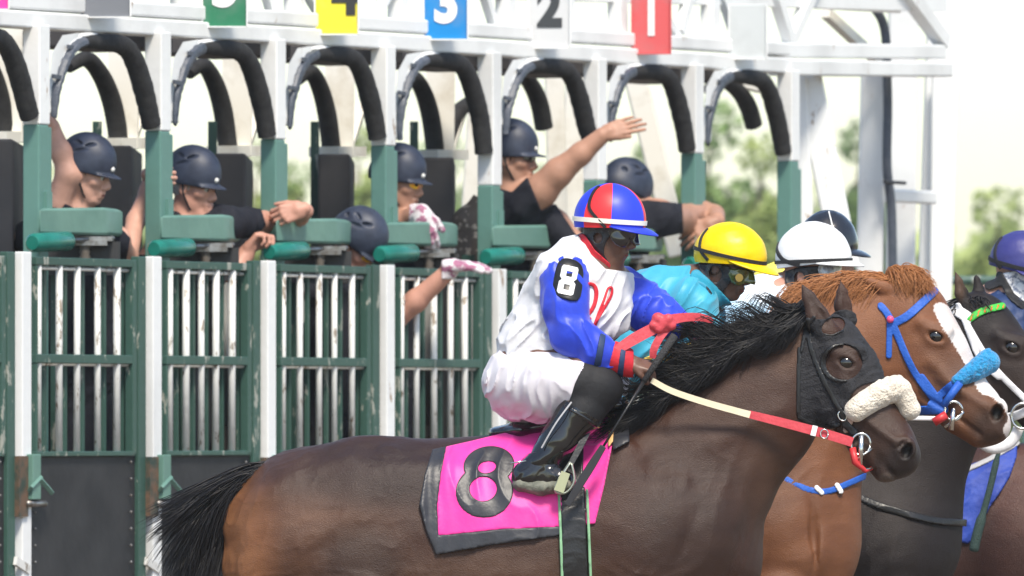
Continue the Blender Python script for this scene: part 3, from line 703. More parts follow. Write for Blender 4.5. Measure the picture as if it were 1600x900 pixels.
def put_eye(x, y, d, r, Y0, parent):
    b = MB(); b.sphere(PT(x, y, d, Y0), r * Y0 / FPX, 18); b.build('eye', M['eye'], parent, smooth=True)
M['eye'] = mat('horse_eye', (.008, .006, .005), .06, coat=1)
M['blackhair'] = mat('black_hair', (.008, .007, .008), .42, spec=.35)
M['redhair'] = mat('chestnut_hair', (.36, .145, .05), .45)
M['bay'] = coat('dark_bay_coat'); M['chestnut'] = coat('chestnut_coat'); M['dark'] = coat('black_brown_coat', .56)

# ---- the dark bay horse in front
Y1 = 35.0
S1 = Sdf(Y1)
H = S1
H.chain([(505, 865, 0, 160), (640, 872, 0, 172), (800, 872, 0, 178), (950, 850, 0, 172)], 60, .74)
H.cap((560, 800, 0, 103), (470, 815, 0, 100), 40, .95)
H.cap((905, 760, 0, 95), (1000, 742, 0, 98), 60, .45)
H.cap((1000, 850, 0, 150), (1060, 790, 0, 130), 50, .75)
H.chain([(1020, 780, -4, 132), (1102, 712, -8, 108), (1186, 642, -12, 86), (1256, 572, -18, 70)], 40, .56)
H.cap((1070, 635, -8, 20), (1240, 525, -16, 20), 40, .8)
# muscles on both sides
for s_ in (-1, 1):
    H.ellz((1015, 850, s_ * 88), (70, 112, 42), 22, 26)
    H.ellz((1095, 850, s_ * 62), (52, 92, 46), 12, 26)
    H.ellz((955, 790, s_ * 86), (44, 105, 30), 14, 30)
    H.ellz((560, 910, s_ * 92), (78, 120, 36), -18, 34)
    H.ellz((455, 860, s_ * 72), (72, 112, 48), 6, 34)
    H.ellz((660, 770, s_ * 84), (92, 42, 24), -6, 26)
    H.ellz((540, 765, s_ * 74), (60, 42, 28), -12, 26)
    H.cap((1090, 700, s_ * 52, 22), (1218, 640, s_ * 46, 14), 18)       # jugular ridge
    H.cap((1010, 705, s_ * 52, 24), (960, 820, s_ * 100, 20), 22)      # shoulder blade edge
    # legs, outside the picture
    fx = -30 if s_ < 0 else 40
    H.chain([(1040 + fx, 960, s_ * 62, 62), (1090 + fx, 1120, s_ * 60, 34), (1100 + fx * 2, 1240, s_ * 58, 23), (1060 + fx * 2, 1350, s_ * 56, 20), (1075 + fx * 2, 1378, s_ * 56, 26)], 20)
    H.chain([(520 - fx, 980, s_ * 66, 90), (470 - fx, 1130, s_ * 62, 42), (420 - fx, 1200, s_ * 60, 28), (430 - fx, 1340, s_ * 58, 22), (455 - fx, 1376, s_ * 58, 26)], 30)
H.ell((1128, 880, 0), (62, 70, 60), k=40)
# grooves
for s_ in (-1, 1):
    H.cap((925, 860, s_ * 152, 12), (900, 960, s_ * 160, 14), 26, op='-')
    H.cap((1060, 905, s_ * 130, 6), (1095, 780, s_ * 118, 5), 18, op='-')
    H.cap((655, 860, s_ * 160, 15), (600, 960, s_ * 150, 16), 30, op='-')
# head: skull, jowl, face, muzzle
def horse_head(H, pts, dd, sdh=.80):
    pass
H.cap((1296, 545, -22, 51), (1320, 585, -28, 52), 16, .80)
H.cap((1320, 585, -28, 51), (1388, 693, -46, 39), 14, .74)
H.ell((1290, 607, -24), (50, 53, 37), k=16)                                        # jowl
H.cap((1390, 688, -46, 37), (1404, 712, -48, 35), 12, .86)                             # muzzle
H.cap((1348, 700, -44, 16), (1378, 738, -46, 14), 10, 1.5)                              # lower lip
H.cap((1310, 640, -34, 26), (1350, 705, -44, 17), 14, 1.1)                              # jaw bar
H.cap((1408, 716, -48, 24), (1388, 736, -48, 17), 9, 1.25)                              # upper lip
for s_ in (-1, 1):
    c = -28 + s_ * 34
    H.cap((1302, 548, c, 11), (1340, 548, c + 2, 9), 11); H.cap((1318, 592, c - 3, 7), (1352, 640, c - 6, 6), 12)   # brow bone, cheek ridge
    horse_eye(H, 1322, 567, -25, s_, 42)
    H.ell((1415, 700, -48 + s_ * 27), (18, 19, 14), k=9)                                 # nostril rim
    H.ellz((1417, 706, -50 + s_ * 38), (9, 14, 17), 28, 3, op='-'); H.ellz((1408, 694, -50 + s_ * 36), (11, 4, 8), -40, 4, op='-')
    H.cap((1352, 698, -45 + s_ * 29, 3.6), (1380, 727, -46 + s_ * 31, 4.2), 3, op='-'); H.cap((1380, 727, -46 + s_ * 31, 4.2), (1398, 745, -47 + s_ * 20, 4), 3, op='-')
    H.cap((1330, 640, c + s_ * 2, 5), (1400, 690, c - 20, 4), 12); H.cap((1345, 655, c - 10 + s_ * 6, 4), (1375, 705, c - 18 + s_ * 6, 4), 9, op='-')
    H.cap((1300, 655, -28 + s_ * 36, 5), (1340, 690, -38 + s_ * 24, 4), 9, op='-')       # mouth
# ears
def ear(S, base, tip, w, dd, yaw=0, sd=.55, op=True):
    b_, t_ = np.array(base, float), np.array(tip, float); mid = b_ * .5 + t_ * .5; side = np.array([t_[1] - b_[1], -(t_[0] - b_[0])]); side /= np.linalg.norm(side)
    m2 = mid + side * w * .10
    S.chain([(b_[0], b_[1], dd, w * .40), (b_[0] * .62 + t_[0] * .38 + side[0] * w * .06, b_[1] * .62 + t_[1] * .38 + side[1] * w * .06, dd - 1, w * .41), (b_[0] * .3 + t_[0] * .7, b_[1] * .3 + t_[1] * .7, dd - 1, w * .25), (t_[0], t_[1], dd, 1.4)], 5, sd)
    if op:
        u = b_ * .78 + t_ * .22; v = b_ * .18 + t_ * .82
        S.cap((u[0] + 5, u[1], dd - w * .32, w * .21), (v[0] + 1, v[1], dd - w * .2, w * .07), 2, op='-')
ear(H, (1296, 522), (1250, 440), 43, -58)
ear(H, (1322, 500), (1313, 437), 34, 8)
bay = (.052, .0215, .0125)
baycol = blend(bay, ((.40, .17, .07), 362, 850, 62, 130, .95), ((.13, .06, .035), 470, 770, 70, 60, .6), ((.11, .05, .026), 470, 810, 130, 110, .6), ((.095, .05, .03), 740, 950, 260, 80, .7),  # first layer: orange backlight on the rump's left edge, painted into the coat colour
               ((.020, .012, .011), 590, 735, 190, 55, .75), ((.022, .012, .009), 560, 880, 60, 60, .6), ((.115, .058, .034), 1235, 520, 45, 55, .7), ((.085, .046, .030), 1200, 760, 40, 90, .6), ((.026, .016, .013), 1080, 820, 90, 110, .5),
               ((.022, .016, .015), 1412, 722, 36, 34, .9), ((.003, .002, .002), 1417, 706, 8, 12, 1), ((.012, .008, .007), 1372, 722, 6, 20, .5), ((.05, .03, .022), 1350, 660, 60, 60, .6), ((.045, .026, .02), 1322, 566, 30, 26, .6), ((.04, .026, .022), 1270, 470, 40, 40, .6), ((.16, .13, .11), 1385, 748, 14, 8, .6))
h1 = thing('horse', tuple(Vector((P(800, 0, Y1).x, Y1, 0))), 'dark bay racehorse in a black blinker hood nearest the camera', 'horse', 'racehorses leaving the gate')
X = axs(335, 1450, 3.0); Yx = axs(430, 1410, 3.0, (430, 925), 9.0); D = axs(-165, 165, 3.2)
Gf = H.eval(X, Yx, D); Gf[0] = Gf[-1] = 9; Gf[:, 0] = Gf[:, -1] = 9
def veins(X, Y, D):
    cm = np.clip(np.minimum(np.minimum((X - 625) / 40, (1030 - X) / 40), (900 - Y) / 40), 0, 1); m = (1 - .85 * cm) * np.clip((1235 - X + np.clip(Y - 600, 0, 300) * .6) / 60, 0, 1)
    big = folds(58, 8.0, .55, .85, 1, ridge=False)(X, Y, D); r1 = folds(24, 2.6, .95, .4, 3)(X, Y, D); v = vnoise(X / 30 + vnoise(X / 50, Y / 50, D / 60, 4) * 3, Y / 38 + 0 * X + 0 * D, D / 50 + 0 * X, 9)
    vein = np.exp(-((v - .5) / .035) ** 2) * 1.4 * np.clip((vnoise(X / 90, Y / 90, D / 90, 12) - .42) * 6, 0, 1)
    return ((big + r1 * .6 + vein) * m).astype(np.float32)
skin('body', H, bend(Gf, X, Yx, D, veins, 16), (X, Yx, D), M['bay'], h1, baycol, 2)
put_eye(1322, 567, -25 - 34, 14, Y1, h1); put_eye(1322, 567, -25 + 34, 14, Y1, h1)
# hood and head tack at a finer grid
HB = (1235, 1450, 470, 760, -100, 70)
hoodm = mat('black_mesh_hood', (.012, .012, .015), .8, (.022, .022, .026), 60, bump=.5, bscale=180)
tackm = mat('black_leather', (.014, .014, .015), .35, bump=.15, bscale=120)
hood = poly([(1264, 500), (1290, 498), (1305, 487), (1325, 484), (1346, 498), (1368, 530), (1388, 572), (1389, 594), (1362, 598), (1340, 606), (1328, 622), (1310, 664), (1285, 668), (1255, 655), (1247, 640), (1250, 560), (1258, 520)], 4)
hood = minus(hood, oval(1318, 566, 29, 28), oval(1302, 510, 19, 13, -25))
shell('blinker_hood', H, hood, 3.0, HB, 1.8, hoodm, h1, fold=folds(9, 1.6, .4, 1, 2), sm=1)
shell('blinker_cup', H, minus(minus(oval(1314, 567, 33, 31), oval(1318, 566, 28, 27)), poly([(1318, 520), (1360, 520), (1360, 620), (1336, 620), (1322, 590)])), 6.5, HB, 1.6, tackm, h1, sm=1)
shell('hood_edge', H, minus(union(line([(1249, 545), (1248, 640), (1256, 656), (1286, 668), (1310, 664)], 3.4, 4), line([(1288, 522), (1300, 524), (1318, 516)], 1.6, 4))), 5, HB, 1.7, tackm, h1)
br = union(line([(1262, 500), (1266, 540), (1285, 590), (1312, 640), (1325, 668)], 4, 5), line([(1252, 548), (1260, 512), (1272, 496)], 3, 4), line([(1322, 664), (1334, 675)], 6))
bridle = shell('bridle', H, br, 6.5, HB, 1.7, tackm, h1)
# sheepskin noseband
nb = Sdf(Y1); rr = random.Random(4)
for k in range(900):
    u = rr.random(); a = rr.uniform(0, 2 * math.pi); cx = 1337 + u * 84; cy = 641 - 36 * math.sin(min(u * 1.15, 1) * 1.45) + (u > .82) * (u - .82) * 190; w = 19 + 5 * math.sin(u * 3.1)
    if u > .85: w *= .8
    dn = -42 - 30 * math.cos(u * 1.7)
    nb.ell((cx + rr.uniform(-3, 3), cy + math.sin(a) * w * .78, dn + math.cos(a) * w * .8), (rr.uniform(2.2, 4.2),) * 3, k=1.5)
for t_ in range(13):
    u = t_ / 12; nb.ell((1337 + u * 84, 641 - 36 * math.sin(min(u * 1.15, 1) * 1.45) + (u > .82) * (u - .82) * 190, -42 - 30 * math.cos(u * 1.7)), (18, 17, 17), k=6)
fl = mat('sheepskin', (.78, .72, .62), .95, (.62, .54, .44), 25, bump=1.0, bscale=140, sheen=.4)
whole('noseband', nb, (1300, 1450, 580, 690, -110, 40), 1.6, fl, h1, sm=0)
shell('noseband_strap', H, line([(1346, 640), (1330, 652), (1322, 672)], [7, 6, 5]), 5, HB, 1.7, mat('tan_strap', (.42, .30, .24), .7), h1)
# bit and rings
bs = MB()
def ring(b, x, y, d, rx, ry, r, Y0, deg=0, n=20):
    q = R(deg); pts = []
    for k in range(n + 1):
        a = 2 * math.pi * k / n; u, v = rx * math.cos(a), ry * math.sin(a); pts.append(PT(x + u * math.cos(q) - v * math.sin(q), y + u * math.sin(q) + v * math.cos(q), d, Y0))
    b.tube(pts, r * Y0 / FPX, 8)
ring(bs, 1345, 694, -80, 15, 17, 2.0, Y1, 10); bs.tube([PT(1346, 680, -82, Y1), PT(1345, 726, -82, Y1)], [.010, .007], 10)
bs.tube([PT(1338, 718, -84, Y1), PT(1363, 701, -80, Y1)], .004, 8); bs.tube([PT(1335, 708, -84, Y1), PT(1345, 735, -80, Y1), PT(1363, 731, -76, Y1)], .0035, 8); bs.tube([PT(1345, 700, -80, Y1), PT(1345, 700, 0, Y1)], .007, 8)
bs.build('bit', mat('bright_steel', (.62, .62, .60), .22, metal=1), h1, smooth=True)
b = MB(); b.tube([PT(1332, 700, -80, Y1), PT(1336, 722, -84, Y1), PT(1352, 736, -78, Y1), PT(1362, 732, -70, Y1)], [.012, .012, .008, .006], 8); b.build('bit_guard', mat('red_rubber', (.50, .03, .035), .4), h1, smooth=True)
b = MB()
for (x, y) in ((1316, 650),): ring(b, x, y, -70, 6, 8, 1.4, Y1, -30)
b.build('buckle', bpy.data.materials['bright_steel'], h1, smooth=True)
# mane and tail
def mtip(t, r):
    L = r.uniform(.55, 1.0) * (1.0 if t < .8 else .75); wl = r.random()
    if wl < .45 and t > .25:      # thrown up and back by the wind
        return [(-22 * L, -12 - 14 * r.random(), -12), (-58 * L, -8 + 24 * r.random() - 12, -22), (-118 * L, r.uniform(-38, 22), -26), (-150 * L, r.uniform(-40, 40), -20)]
    return [(-14 * L, -2 + 4 * r.random(), -20), (-45 * L, 18 * L, -38), (-85 * L, r.uniform(20, 50), -44), (-118 * L, r.uniform(22, 62), -36)]
strands('mane', [(1020, 640, -6), (1058, 618, -8), (1108, 586, -8), (1165, 548, -12), (1215, 520, -14), (1272, 494, -20)], mtip, 3400, 1.0, M['blackhair'], h1, 11, Y0=Y1)
def ttip(t, r):
    dn = r.random() ** 1.2
    k_ = r.uniform(.68, .92); return [(-42 * k_, -4 + 12 * dn, r.uniform(-8, 8)), (-96 * k_, 12 + 46 * dn, r.uniform(-14, 14)), (-145 * k_ + 20 * dn, 30 + 105 * dn, r.uniform(-20, 20)), ((-190 + 55 * dn) * k_, 48 + 165 * dn, r.uniform(-24, 24))]
strands('tail', [(432, 732, 0), (412, 746, 0), (398, 764, 0)], ttip, 3000, 1.2, M['blackhair'], h1, 12, Y0=Y1)

# ---- chestnut horse
Y2 = 36.1
S2 = Sdf(Y2); H = S2
H.chain([(1425, 505, -10, 56), (1455, 552, -14, 56)], 16, .78)
H.cap((1450, 545, -14, 56), (1525, 645, -30, 40), 14, .74)
H.ell((1425, 570, -12), (52, 60, 38), k=18)
H.cap((1528, 640, -32, 38), (1545, 662, -34, 34), 12, .86)
H.cap((1440, 610, -20, 30), (1490, 655, -28, 18), 14, 1.1)
H.cap((1490, 660, -30, 15), (1525, 686, -34, 12), 9, 1.5)
H.cap((1552, 668, -34, 24), (1535, 682, -34, 16), 9, 1.2)
for s_ in (-1, 1):
    c = -14 + s_ * 36
    H.cap((1440, 505, c, 11), (1482, 516, c, 9), 11); H.cap((1455, 565, c - 2, 7), (1500, 610, c - 8, 6), 12)
    horse_eye(H, 1462, 526, -15, s_, 42)
    H.ell((1556, 640, -32 + s_ * 26), (19, 20, 14), k=9); H.ellz((1558, 645, -34 + s_ * 36), (10, 15, 16), 20, 3, op='-')
    H.cap((1486, 646, -28 + s_ * 28, 3.6), (1530, 678, -32 + s_ * 28, 4.4), 3, op='-'); H.cap((1470, 590, c, 5), (1535, 632, c - 12, 4), 12)
    H.cap((1440, 618, -20 + s_ * 36, 5), (1482, 642, -26 + s_ * 26, 4), 9, op='-')
H.chain([(1400, 500, 0, 72), (1310, 552, 0, 98), (1235, 665, 0, 118), (1195, 810, 0, 140)], 40, .56)
H.cap((1195, 830, 0, 140), (1000, 890, 0, 160), 50, .72); H.cap((1000, 890, 0, 160), (640, 900, 0, 165), 50, .72)
for s_ in (-1, 1):
    H.ellz((1225, 850, s_ * 52), (66, 76, 52), 0, 22); H.cap((1290, 700, s_ * 46, 12), (1262, 800, s_ * 50, 14), 18)
    H.chain([(1210, 940, s_ * 55, 58), (1240, 1120, s_ * 55, 34), (1260, 1250, s_ * 52, 22), (1230, 1350, s_ * 50, 22)], 20)
    H.chain([(560, 980, s_ * 60, 85), (520, 1130, s_ * 60, 42), (470, 1200, s_ * 58, 28), (470, 1345, s_ * 55, 22)], 20)
H.ell((1278, 868, 0), (60, 78, 70), k=24)
H.cap((1268, 760, -88, 6), (1276, 900, -84, 5), 12, op='-')
H.cap((1330, 790, 0, 6), (1330, 900, 0, 8), 14, op='-')
ear(H, (1404, 456), (1342, 434), 26, -34, op=False)
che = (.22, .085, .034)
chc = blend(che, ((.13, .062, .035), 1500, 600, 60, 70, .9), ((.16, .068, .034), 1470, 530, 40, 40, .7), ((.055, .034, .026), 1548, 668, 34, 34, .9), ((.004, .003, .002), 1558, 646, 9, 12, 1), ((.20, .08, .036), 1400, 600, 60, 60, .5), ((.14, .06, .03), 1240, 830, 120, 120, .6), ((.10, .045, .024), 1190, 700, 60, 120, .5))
blaze = poly([(1458, 476), (1476, 474), (1500, 505), (1528, 555), (1550, 590), (1578, 636), (1590, 655), (1582, 690), (1566, 672), (1575, 650), (1552, 622), (1530, 612), (1512, 578), (1488, 535), (1466, 500)], 3)
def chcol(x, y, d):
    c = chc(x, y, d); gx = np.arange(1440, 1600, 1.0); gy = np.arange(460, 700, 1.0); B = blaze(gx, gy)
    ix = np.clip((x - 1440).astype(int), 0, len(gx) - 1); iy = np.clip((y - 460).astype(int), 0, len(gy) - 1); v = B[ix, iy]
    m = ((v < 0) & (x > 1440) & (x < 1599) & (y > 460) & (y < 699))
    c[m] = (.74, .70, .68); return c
h2 = thing('horse', tuple(Vector((P(1000, 0, Y2).x, Y2, 0))), 'chestnut racehorse with a white blaze and blue bridle beside the dark bay horse', 'horse', 'racehorses leaving the gate')
X = axs(560, 1610, 2.8, (1120, 1610), 9); Yx = axs(395, 1410, 2.8, (395, 925), 9.0); D = axs(-135, 135, 3.0)
Gf = H.eval(X, Yx, D); Gf[0] = Gf[-1] = 9; Gf[:, 0] = Gf[:, -1] = 9
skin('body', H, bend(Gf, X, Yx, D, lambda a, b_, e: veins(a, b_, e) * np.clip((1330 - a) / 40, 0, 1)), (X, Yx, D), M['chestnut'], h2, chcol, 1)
put_eye(1462, 526, -15 - 34, 14, Y2, h2); put_eye(1462, 526, -15 + 34, 14, Y2, h2)
HB2 = (1370, 1600, 430, 700, -100, 70)
blue = mat('blue_webbing', (.015, .10, .46), .55, bump=.3, bscale=150)
shell('bridle', H, union(line([(1376, 478), (1392, 500), (1425, 575), (1462, 628)], 5.6, 5), line([(1396, 505), (1420, 492), (1460, 455)], 6.5, 4), line([(1380, 480), (1390, 500), (1389, 556)], 4.5), line([(1455, 632), (1475, 612), (1500, 592)], 6, 3), line([(1424, 642), (1475, 640)], 7), line([(1440, 590), (1474, 636)], 6)), 4.0, HB2, 1.5, blue, h2)
b = MB(); b.tube([PT(1474, 634, -75, Y2), PT(1500, 598, -72, Y2)], [.013, .014], 10); b.build('bridle_joint', blue, h2, smooth=True)
fz = mat('turquoise_fleece', (.01, .27, .55), .95, (.01, .20, .45), 40, bump=1, bscale=120, sheen=.3)
nb = Sdf(Y2)
for k in range(420):
    u = rr.random(); a = rr.uniform(0, 2 * math.pi); w = 8 + 11 * min(1, u * 1.5); nb.ell((1500 + u * 46, 592 - u * 28 + math.sin(a) * w, -64 + 34 * u + math.cos(a) * w), (rr.uniform(2, 3.4),) * 3, k=1.2)
nb.cap((1494, 594, -66, 8), (1544, 566, -32, 19), 5)
whole('noseband', nb, (1470, 1580, 530, 620, -100, 20), 1.6, fz, h2, sm=0)
bs = MB(); ring(bs, 1490, 642, -76, 14, 15, 1.9, Y2); bs.tube([PT(1490, 640, -78, Y2), PT(1486, 672, -78, Y2)], [.008, .010], 10); bs.tube([PT(1476, 668, -78, Y2), PT(1506, 644, -76, Y2)], .0045, 8); bs.tube([PT(1490, 640, -76, Y2), PT(1490, 640, 0, Y2)], .006, 8)
bs.build('bit', bpy.data.materials['bright_steel'], h2, smooth=True)
b = MB(); b.tube([PT(1459, 660, -76, Y2), PT(1479, 648, -76, Y2)], .015, 10); b.build('bit_guard', bpy.data.materials['red_rubber'], h2, smooth=True)
b = MB(); b.sphere(PT(1391, 499, -56, Y2), .013, 10); b.build('rosette', mat('pink_rubber', (.8, .08, .2), .4), h2, smooth=True)
b = MB(); b.tube([PT(x, y, d, Y2) for x, y, d in spline([(1424, 641, -70), (1380, 640, -76), (1340, 640, -80), (1200, 610, -100)], 4)], [.017] * 13, 8, flat=.3); b.build('rein', blue, h2, smooth=True)
b = MB(); b.tube([PT(x, y, d, Y2) for x, y, d in spline([(1474, 654, -74), (1400, 653, -78), (1340, 652, -80), (1200, 620, -100)], 4)], [.008] * 13, 8, flat=.4); b.build('rein_edge', mat('white_webbing', (.75, .76, .78), .6), h2, smooth=True)
shell('neck_strap', H, line([(1195, 728), (1216, 740), (1255, 762), (1290, 768), (1322, 757), (1360, 740)], 4.8, 5), 5, (1180, 1365, 715, 785, -100, 100), 1.8, blue, h2)
shell('neck_strap_clip', H, union(line([(1276, 762), (1284, 770)], 4), line([(1308, 758), (1314, 768)], 4)), 8, (1180, 1345, 715, 785, -100, 100), 1.8, bpy.data.materials['white_webbing'], h2)
def c1(t, r): L = r.uniform(.6, 1); return [(-20 * L, -10 * r.random(), -10), (-60 * L, r.uniform(-8, 16), -22), (-84 * L, r.uniform(12, 54), -28)]
strands('mane', [(1285, 462, 0), (1320, 446, 0), (1365, 440, 0), (1415, 446, -2)], c1, 3600, .8, M['redhair'], h2, 21, Y0=Y2)
def c2(t, r): return [(8, -14 - 12 * r.random(), -8), (r.uniform(10, 28), r.uniform(-18, -4), -24), (r.uniform(10, 46), r.uniform(-8, 22), -30)]
strands('forelock', [(1385, 448, -4), (1408, 444, -4), (1424, 450, -6)], c2, 1800, .75, M['redhair'], h2, 22, Y0=Y2)

# ---- black brown horse with white bridle
Y3 = 37.1
S3 = Sdf(Y3); H = S3
H.cap((1535, 515, -6, 46), (1580, 575, -12, 50), 16, .78); H.cap((1580, 575, -12, 50), (1665, 690, -28, 34), 14, .72); H.ell((1548, 590, -8), (48, 56, 36), k=18)
H.cap((1530, 490, 0, 28), (1520, 520, 0, 40), 14, .8)
for s_ in (-1, 1):
    H.cap((1560, 525, -8 + s_ * 34, 11), (1602, 534, -8 + s_ * 32, 9), 11)
    horse_eye(H, 1581, 543, -12, s_, 38)
    H.ell((1670, 688, -28 + s_ * 22), (18, 18, 14), k=9)
    H.ellz((1390, 860, s_ * 50), (72, 86, 54), 0, 22)
    H.chain([(1390, 940, s_ * 50, 55), (1430, 1120, s_ * 50, 32), (1450, 1350, s_ * 50, 21)], 20)
H.chain([(1515, 535, 0, 66), (1455, 620, 0, 90), (1400, 720, 0, 104), (1370, 830, 0, 122)], 40, .56)
H.cap((1370, 840, 0, 122), (1150, 880, 0, 150), 50, .7)
ear(H, (1510, 478), (1493, 424), 26, -30); ear(H, (1535, 470), (1523, 424), 22, 10, op=False)
dk = blend((.012, .008, .008), ((.045, .028, .022), 1600, 600, 60, 90, .6), ((.022, .014, .012), 1400, 720, 60, 140, .6), ((.09, .05, .03), 1498, 445, 10, 24, .8))
h3 = thing('horse', tuple(Vector((P(1300, 0, Y3).x, Y3, 0))), 'nearly black racehorse with a white bridle and green and orange browband', 'horse', 'racehorses leaving the gate')
X = axs(1060, 1720, 3.0, (1300, 1720), 9); Yx = axs(418, 1400, 3.0, (418, 925), 9.0); D = axs(-120, 120, 3.2)
Gf = H.eval(X, Yx, D); Gf[0] = Gf[-1] = 9; Gf[:, 0] = Gf[:, -1] = 9
skin('body', H, bend(Gf, X, Yx, D, lambda a, b_, e: veins(a - 60, b_, e) * np.clip((1480 - a) / 40, 0, 1)), (X, Yx, D), M['dark'], h3, dk, 1)
put_eye(1581, 543, -12 - 30, 14, Y3, h3); put_eye(1581, 543, -12 + 30, 14, Y3, h3)
HB3 = (1480, 1720, 450, 760, -100, 70)
wl = mat('white_leather', (.74, .74, .76), .45, bump=.15, bscale=60)
shell('bridle', H, union(line([(1497, 478), (1510, 505), (1550, 570), (1600, 622), (1640, 660)], 5, 5), line([(1508, 505), (1530, 560), (1560, 590)], 4, 4), line([(1490, 482), (1512, 496)], 9)), 4.5, HB3, 2, wl, h3)
shell('chin_strap', H, line([(1540, 640), (1575, 652), (1610, 640)], 7, 4), 10, HB3, 2, wl, h3)
bb = line([(1516, 498), (1535, 486), (1566, 478)], 5.5, 4); shell('browband', H, bb, 5, HB3, 1.8, mat('green_browband', (.04, .42, .05), .6), h3)
shell('browband_zigzag', H, lambda X, Y: np.maximum(bb(X, Y) + 1.5, (((X[:, None] + Y[None, :] * .3) % 9) - 4.5 + (Y[None, :] * .5 + X[:, None] * .22) % 3)), 6.5, HB3, 1.6, mat('orange_browband', (.75, .14, .03), .6), h3)
b = MB(); ring(b, 1598, 650, -60, 18, 20, 2.2, Y3); b.build('bit_ring', bpy.data.materials['bright_steel'], h3, smooth=True)
b = MB(); pts = spline([(1530, 688, -70), (1552, 700, -66), (1580, 690, -50), (1592, 668, -50)], 4); b.tube([PT(*p, Y3) for p in pts], .022, 10, flat=.6); b.build('tongue_tie', wl, h3, smooth=True)
shell('breast_strap', H, line([(1315, 766), (1380, 792), (1430, 806), (1475, 815), (1540, 818)], 5.5, 4), 6, (1290, 1540, 740, 840, -100, 20), 2, tackm, h3)
def c3(t, r): return [(-8, -4, -6), (-22 * r.random() - 8, 6, -12), (-40 * r.random() - 10, r.uniform(10, 34), -16)]
strands('mane', [(1440, 560, 0), (1480, 505, 0), (1508, 474, -4)], c3, 900, 1.1, M['blackhair'], h3, 31, Y0=Y3)
def c4(t, r): return [(r.uniform(4, 12), r.uniform(-4, 6), -12), (r.uniform(10, 26), r.uniform(10, 22), -18)]
strands('forelock', [(1512, 474, -8), (1530, 470, -8)], c4, 300, 1.0, M['blackhair'], h3, 32, Y0=Y3)

# ---- red brown horse at the right edge
Y4 = 38.2
S4 = Sdf(Y4); H = S4
H.chain([(1560, 800, 0, 105), (1640, 830, 0, 125), (1700, 790, 0, 115)], 40, .7); H.chain([(1700, 770, 0, 100), (1790, 640, 0, 72), (1840, 560, 0, 50)], 40, .55); H.cap((1840, 560, 0, 46), (1910, 690, -10, 30), 14, .75)
H.cap((1560, 830, 0, 120), (1300, 870, 0, 140), 40, .72)
for s_ in (-1, 1): H.ellz((1600, 850, s_ * 66), (60, 100, 40), 15, 24); H.chain([(1640, 930, s_ * 50, 55), (1680, 1120, s_ * 50, 32), (1690, 1330, s_ * 50, 20)], 20)
ear(H, (1835, 525), (1822, 480), 26, -20); ear(H, (1855, 520), (1850, 476), 24, 14)
h4 = thing('horse', tuple(Vector((P(1640, 0, Y4).x, Y4, 0))), 'red brown racehorse half out of the picture at the right edge', 'horse', 'racehorses leaving the gate')
X = axs(1200, 1930, 4.0, (1440, 1640), 9); Yx = axs(470, 1360, 4.0, (470, 925), 9.0); D = axs(-120, 120, 4)
Gf = H.eval(X, Yx, D); Gf[0] = Gf[-1] = 9; Gf[:, 0] = Gf[:, -1] = 9
skin('body', H, Gf, (X, Yx, D), M['chestnut'], h4, blend((.050, .022, .018), ((.10, .045, .035), 1590, 760, 50, 70, .8)), 1)
eyeball(H, 1868, 590, 9, h4)
strands('mane', [(1720, 660, 0), (1780, 570, 0), (1830, 510, -4)], c3, 200, 2.4, M['blackhair'], h4, 41, Y0=Y4)
bc = thing('saddle_cloth', tuple(P(1530, 800, Y4)), 'royal blue cloth corner flapping behind the neck of the nearly black horse', 'saddle cloth')
bcm = mat('royal_blue_cloth', (.02, .06, .36), .6, (.012, .035, .24), 8, bump=.3, bscale=40)
shell('cloth', H, poly([(1500, 735), (1545, 716), (1590, 690), (1578, 745), (1548, 790), (1530, 825), (1512, 850), (1470, 832), (1462, 800)], 2), 7, (1450, 1600, 680, 860, -130, 130), 2.5, bcm, bc, fold=folds(16, 3, 1, .6, 1))
shell('binding', H, line([(1504, 737), (1545, 718), (1590, 692)], 4), 10, (1450, 1600, 680, 860, -130, 130), 2, mat('grey_binding', (.35, .35, .36), .5), bc)
b = MB(); pts = spline([(1580, 640), (1562, 700), (1545, 770), (1528, 830), (1521, 862)], 6)
tw = thing('whip', tuple(P(1550, 760, Y4 - .4)), 'dark tasselled whip hanging in front of the royal blue cloth', 'whip')
b.tube([P(x, y, Y4 - .42) for x, y in pts], [.008] * 8 + [.012] * 8 + [.018] * 8 + [.012], 8); b.build('shaft', mat('dark_green_cord', (.03, .06, .055), .7, bump=.5, bscale=200), tw, smooth=True)
# ------------------------------------------------------------------ people
def person_mats(n, c, r=.5):
    return mat('skin_' + n, c, r, tuple(x * .8 for x in c), 12, bump=.08, bscale=80, spec=.35)
M['skin_pale'] = person_mats('pale', (.56, .31, .235)); M['skin_ruddy'] = person_mats('ruddy', (.53, .27, .20)); M['skin_tan'] = person_mats('tan', (.42, .225, .155)); M['skin_dark'] = person_mats('dark', (.15, .078, .056), .42)
M['black_shirt'] = mat('black_shirt', (.011, .012, .018), .85, (.02, .021, .028), 10, bump=.25, bscale=50, spec=.15)
M['navy_shell'] = mat('navy_helmet_shell', (.018, .024, .044), .5, (.035, .045, .075), 14, bump=.05, bscale=90)
M['lens'] = mat('dark_lens', (.012, .011, .013), .08, coat=1); M['strap'] = mat('black_strap', (.016, .016, .018), .6, bump=.2, bscale=90)
def orange_lens():
    m = mat('orange_mirror_lens', (.9, .25, .02), .12, (.85, .62, .02), 60, coat=1, contrast=(.4, .6)); return m
M['orange'] = orange_lens()
def Lc(c, Mx, p, s): return np.array(c, float) + (np.array(p, float) * s) @ Mx
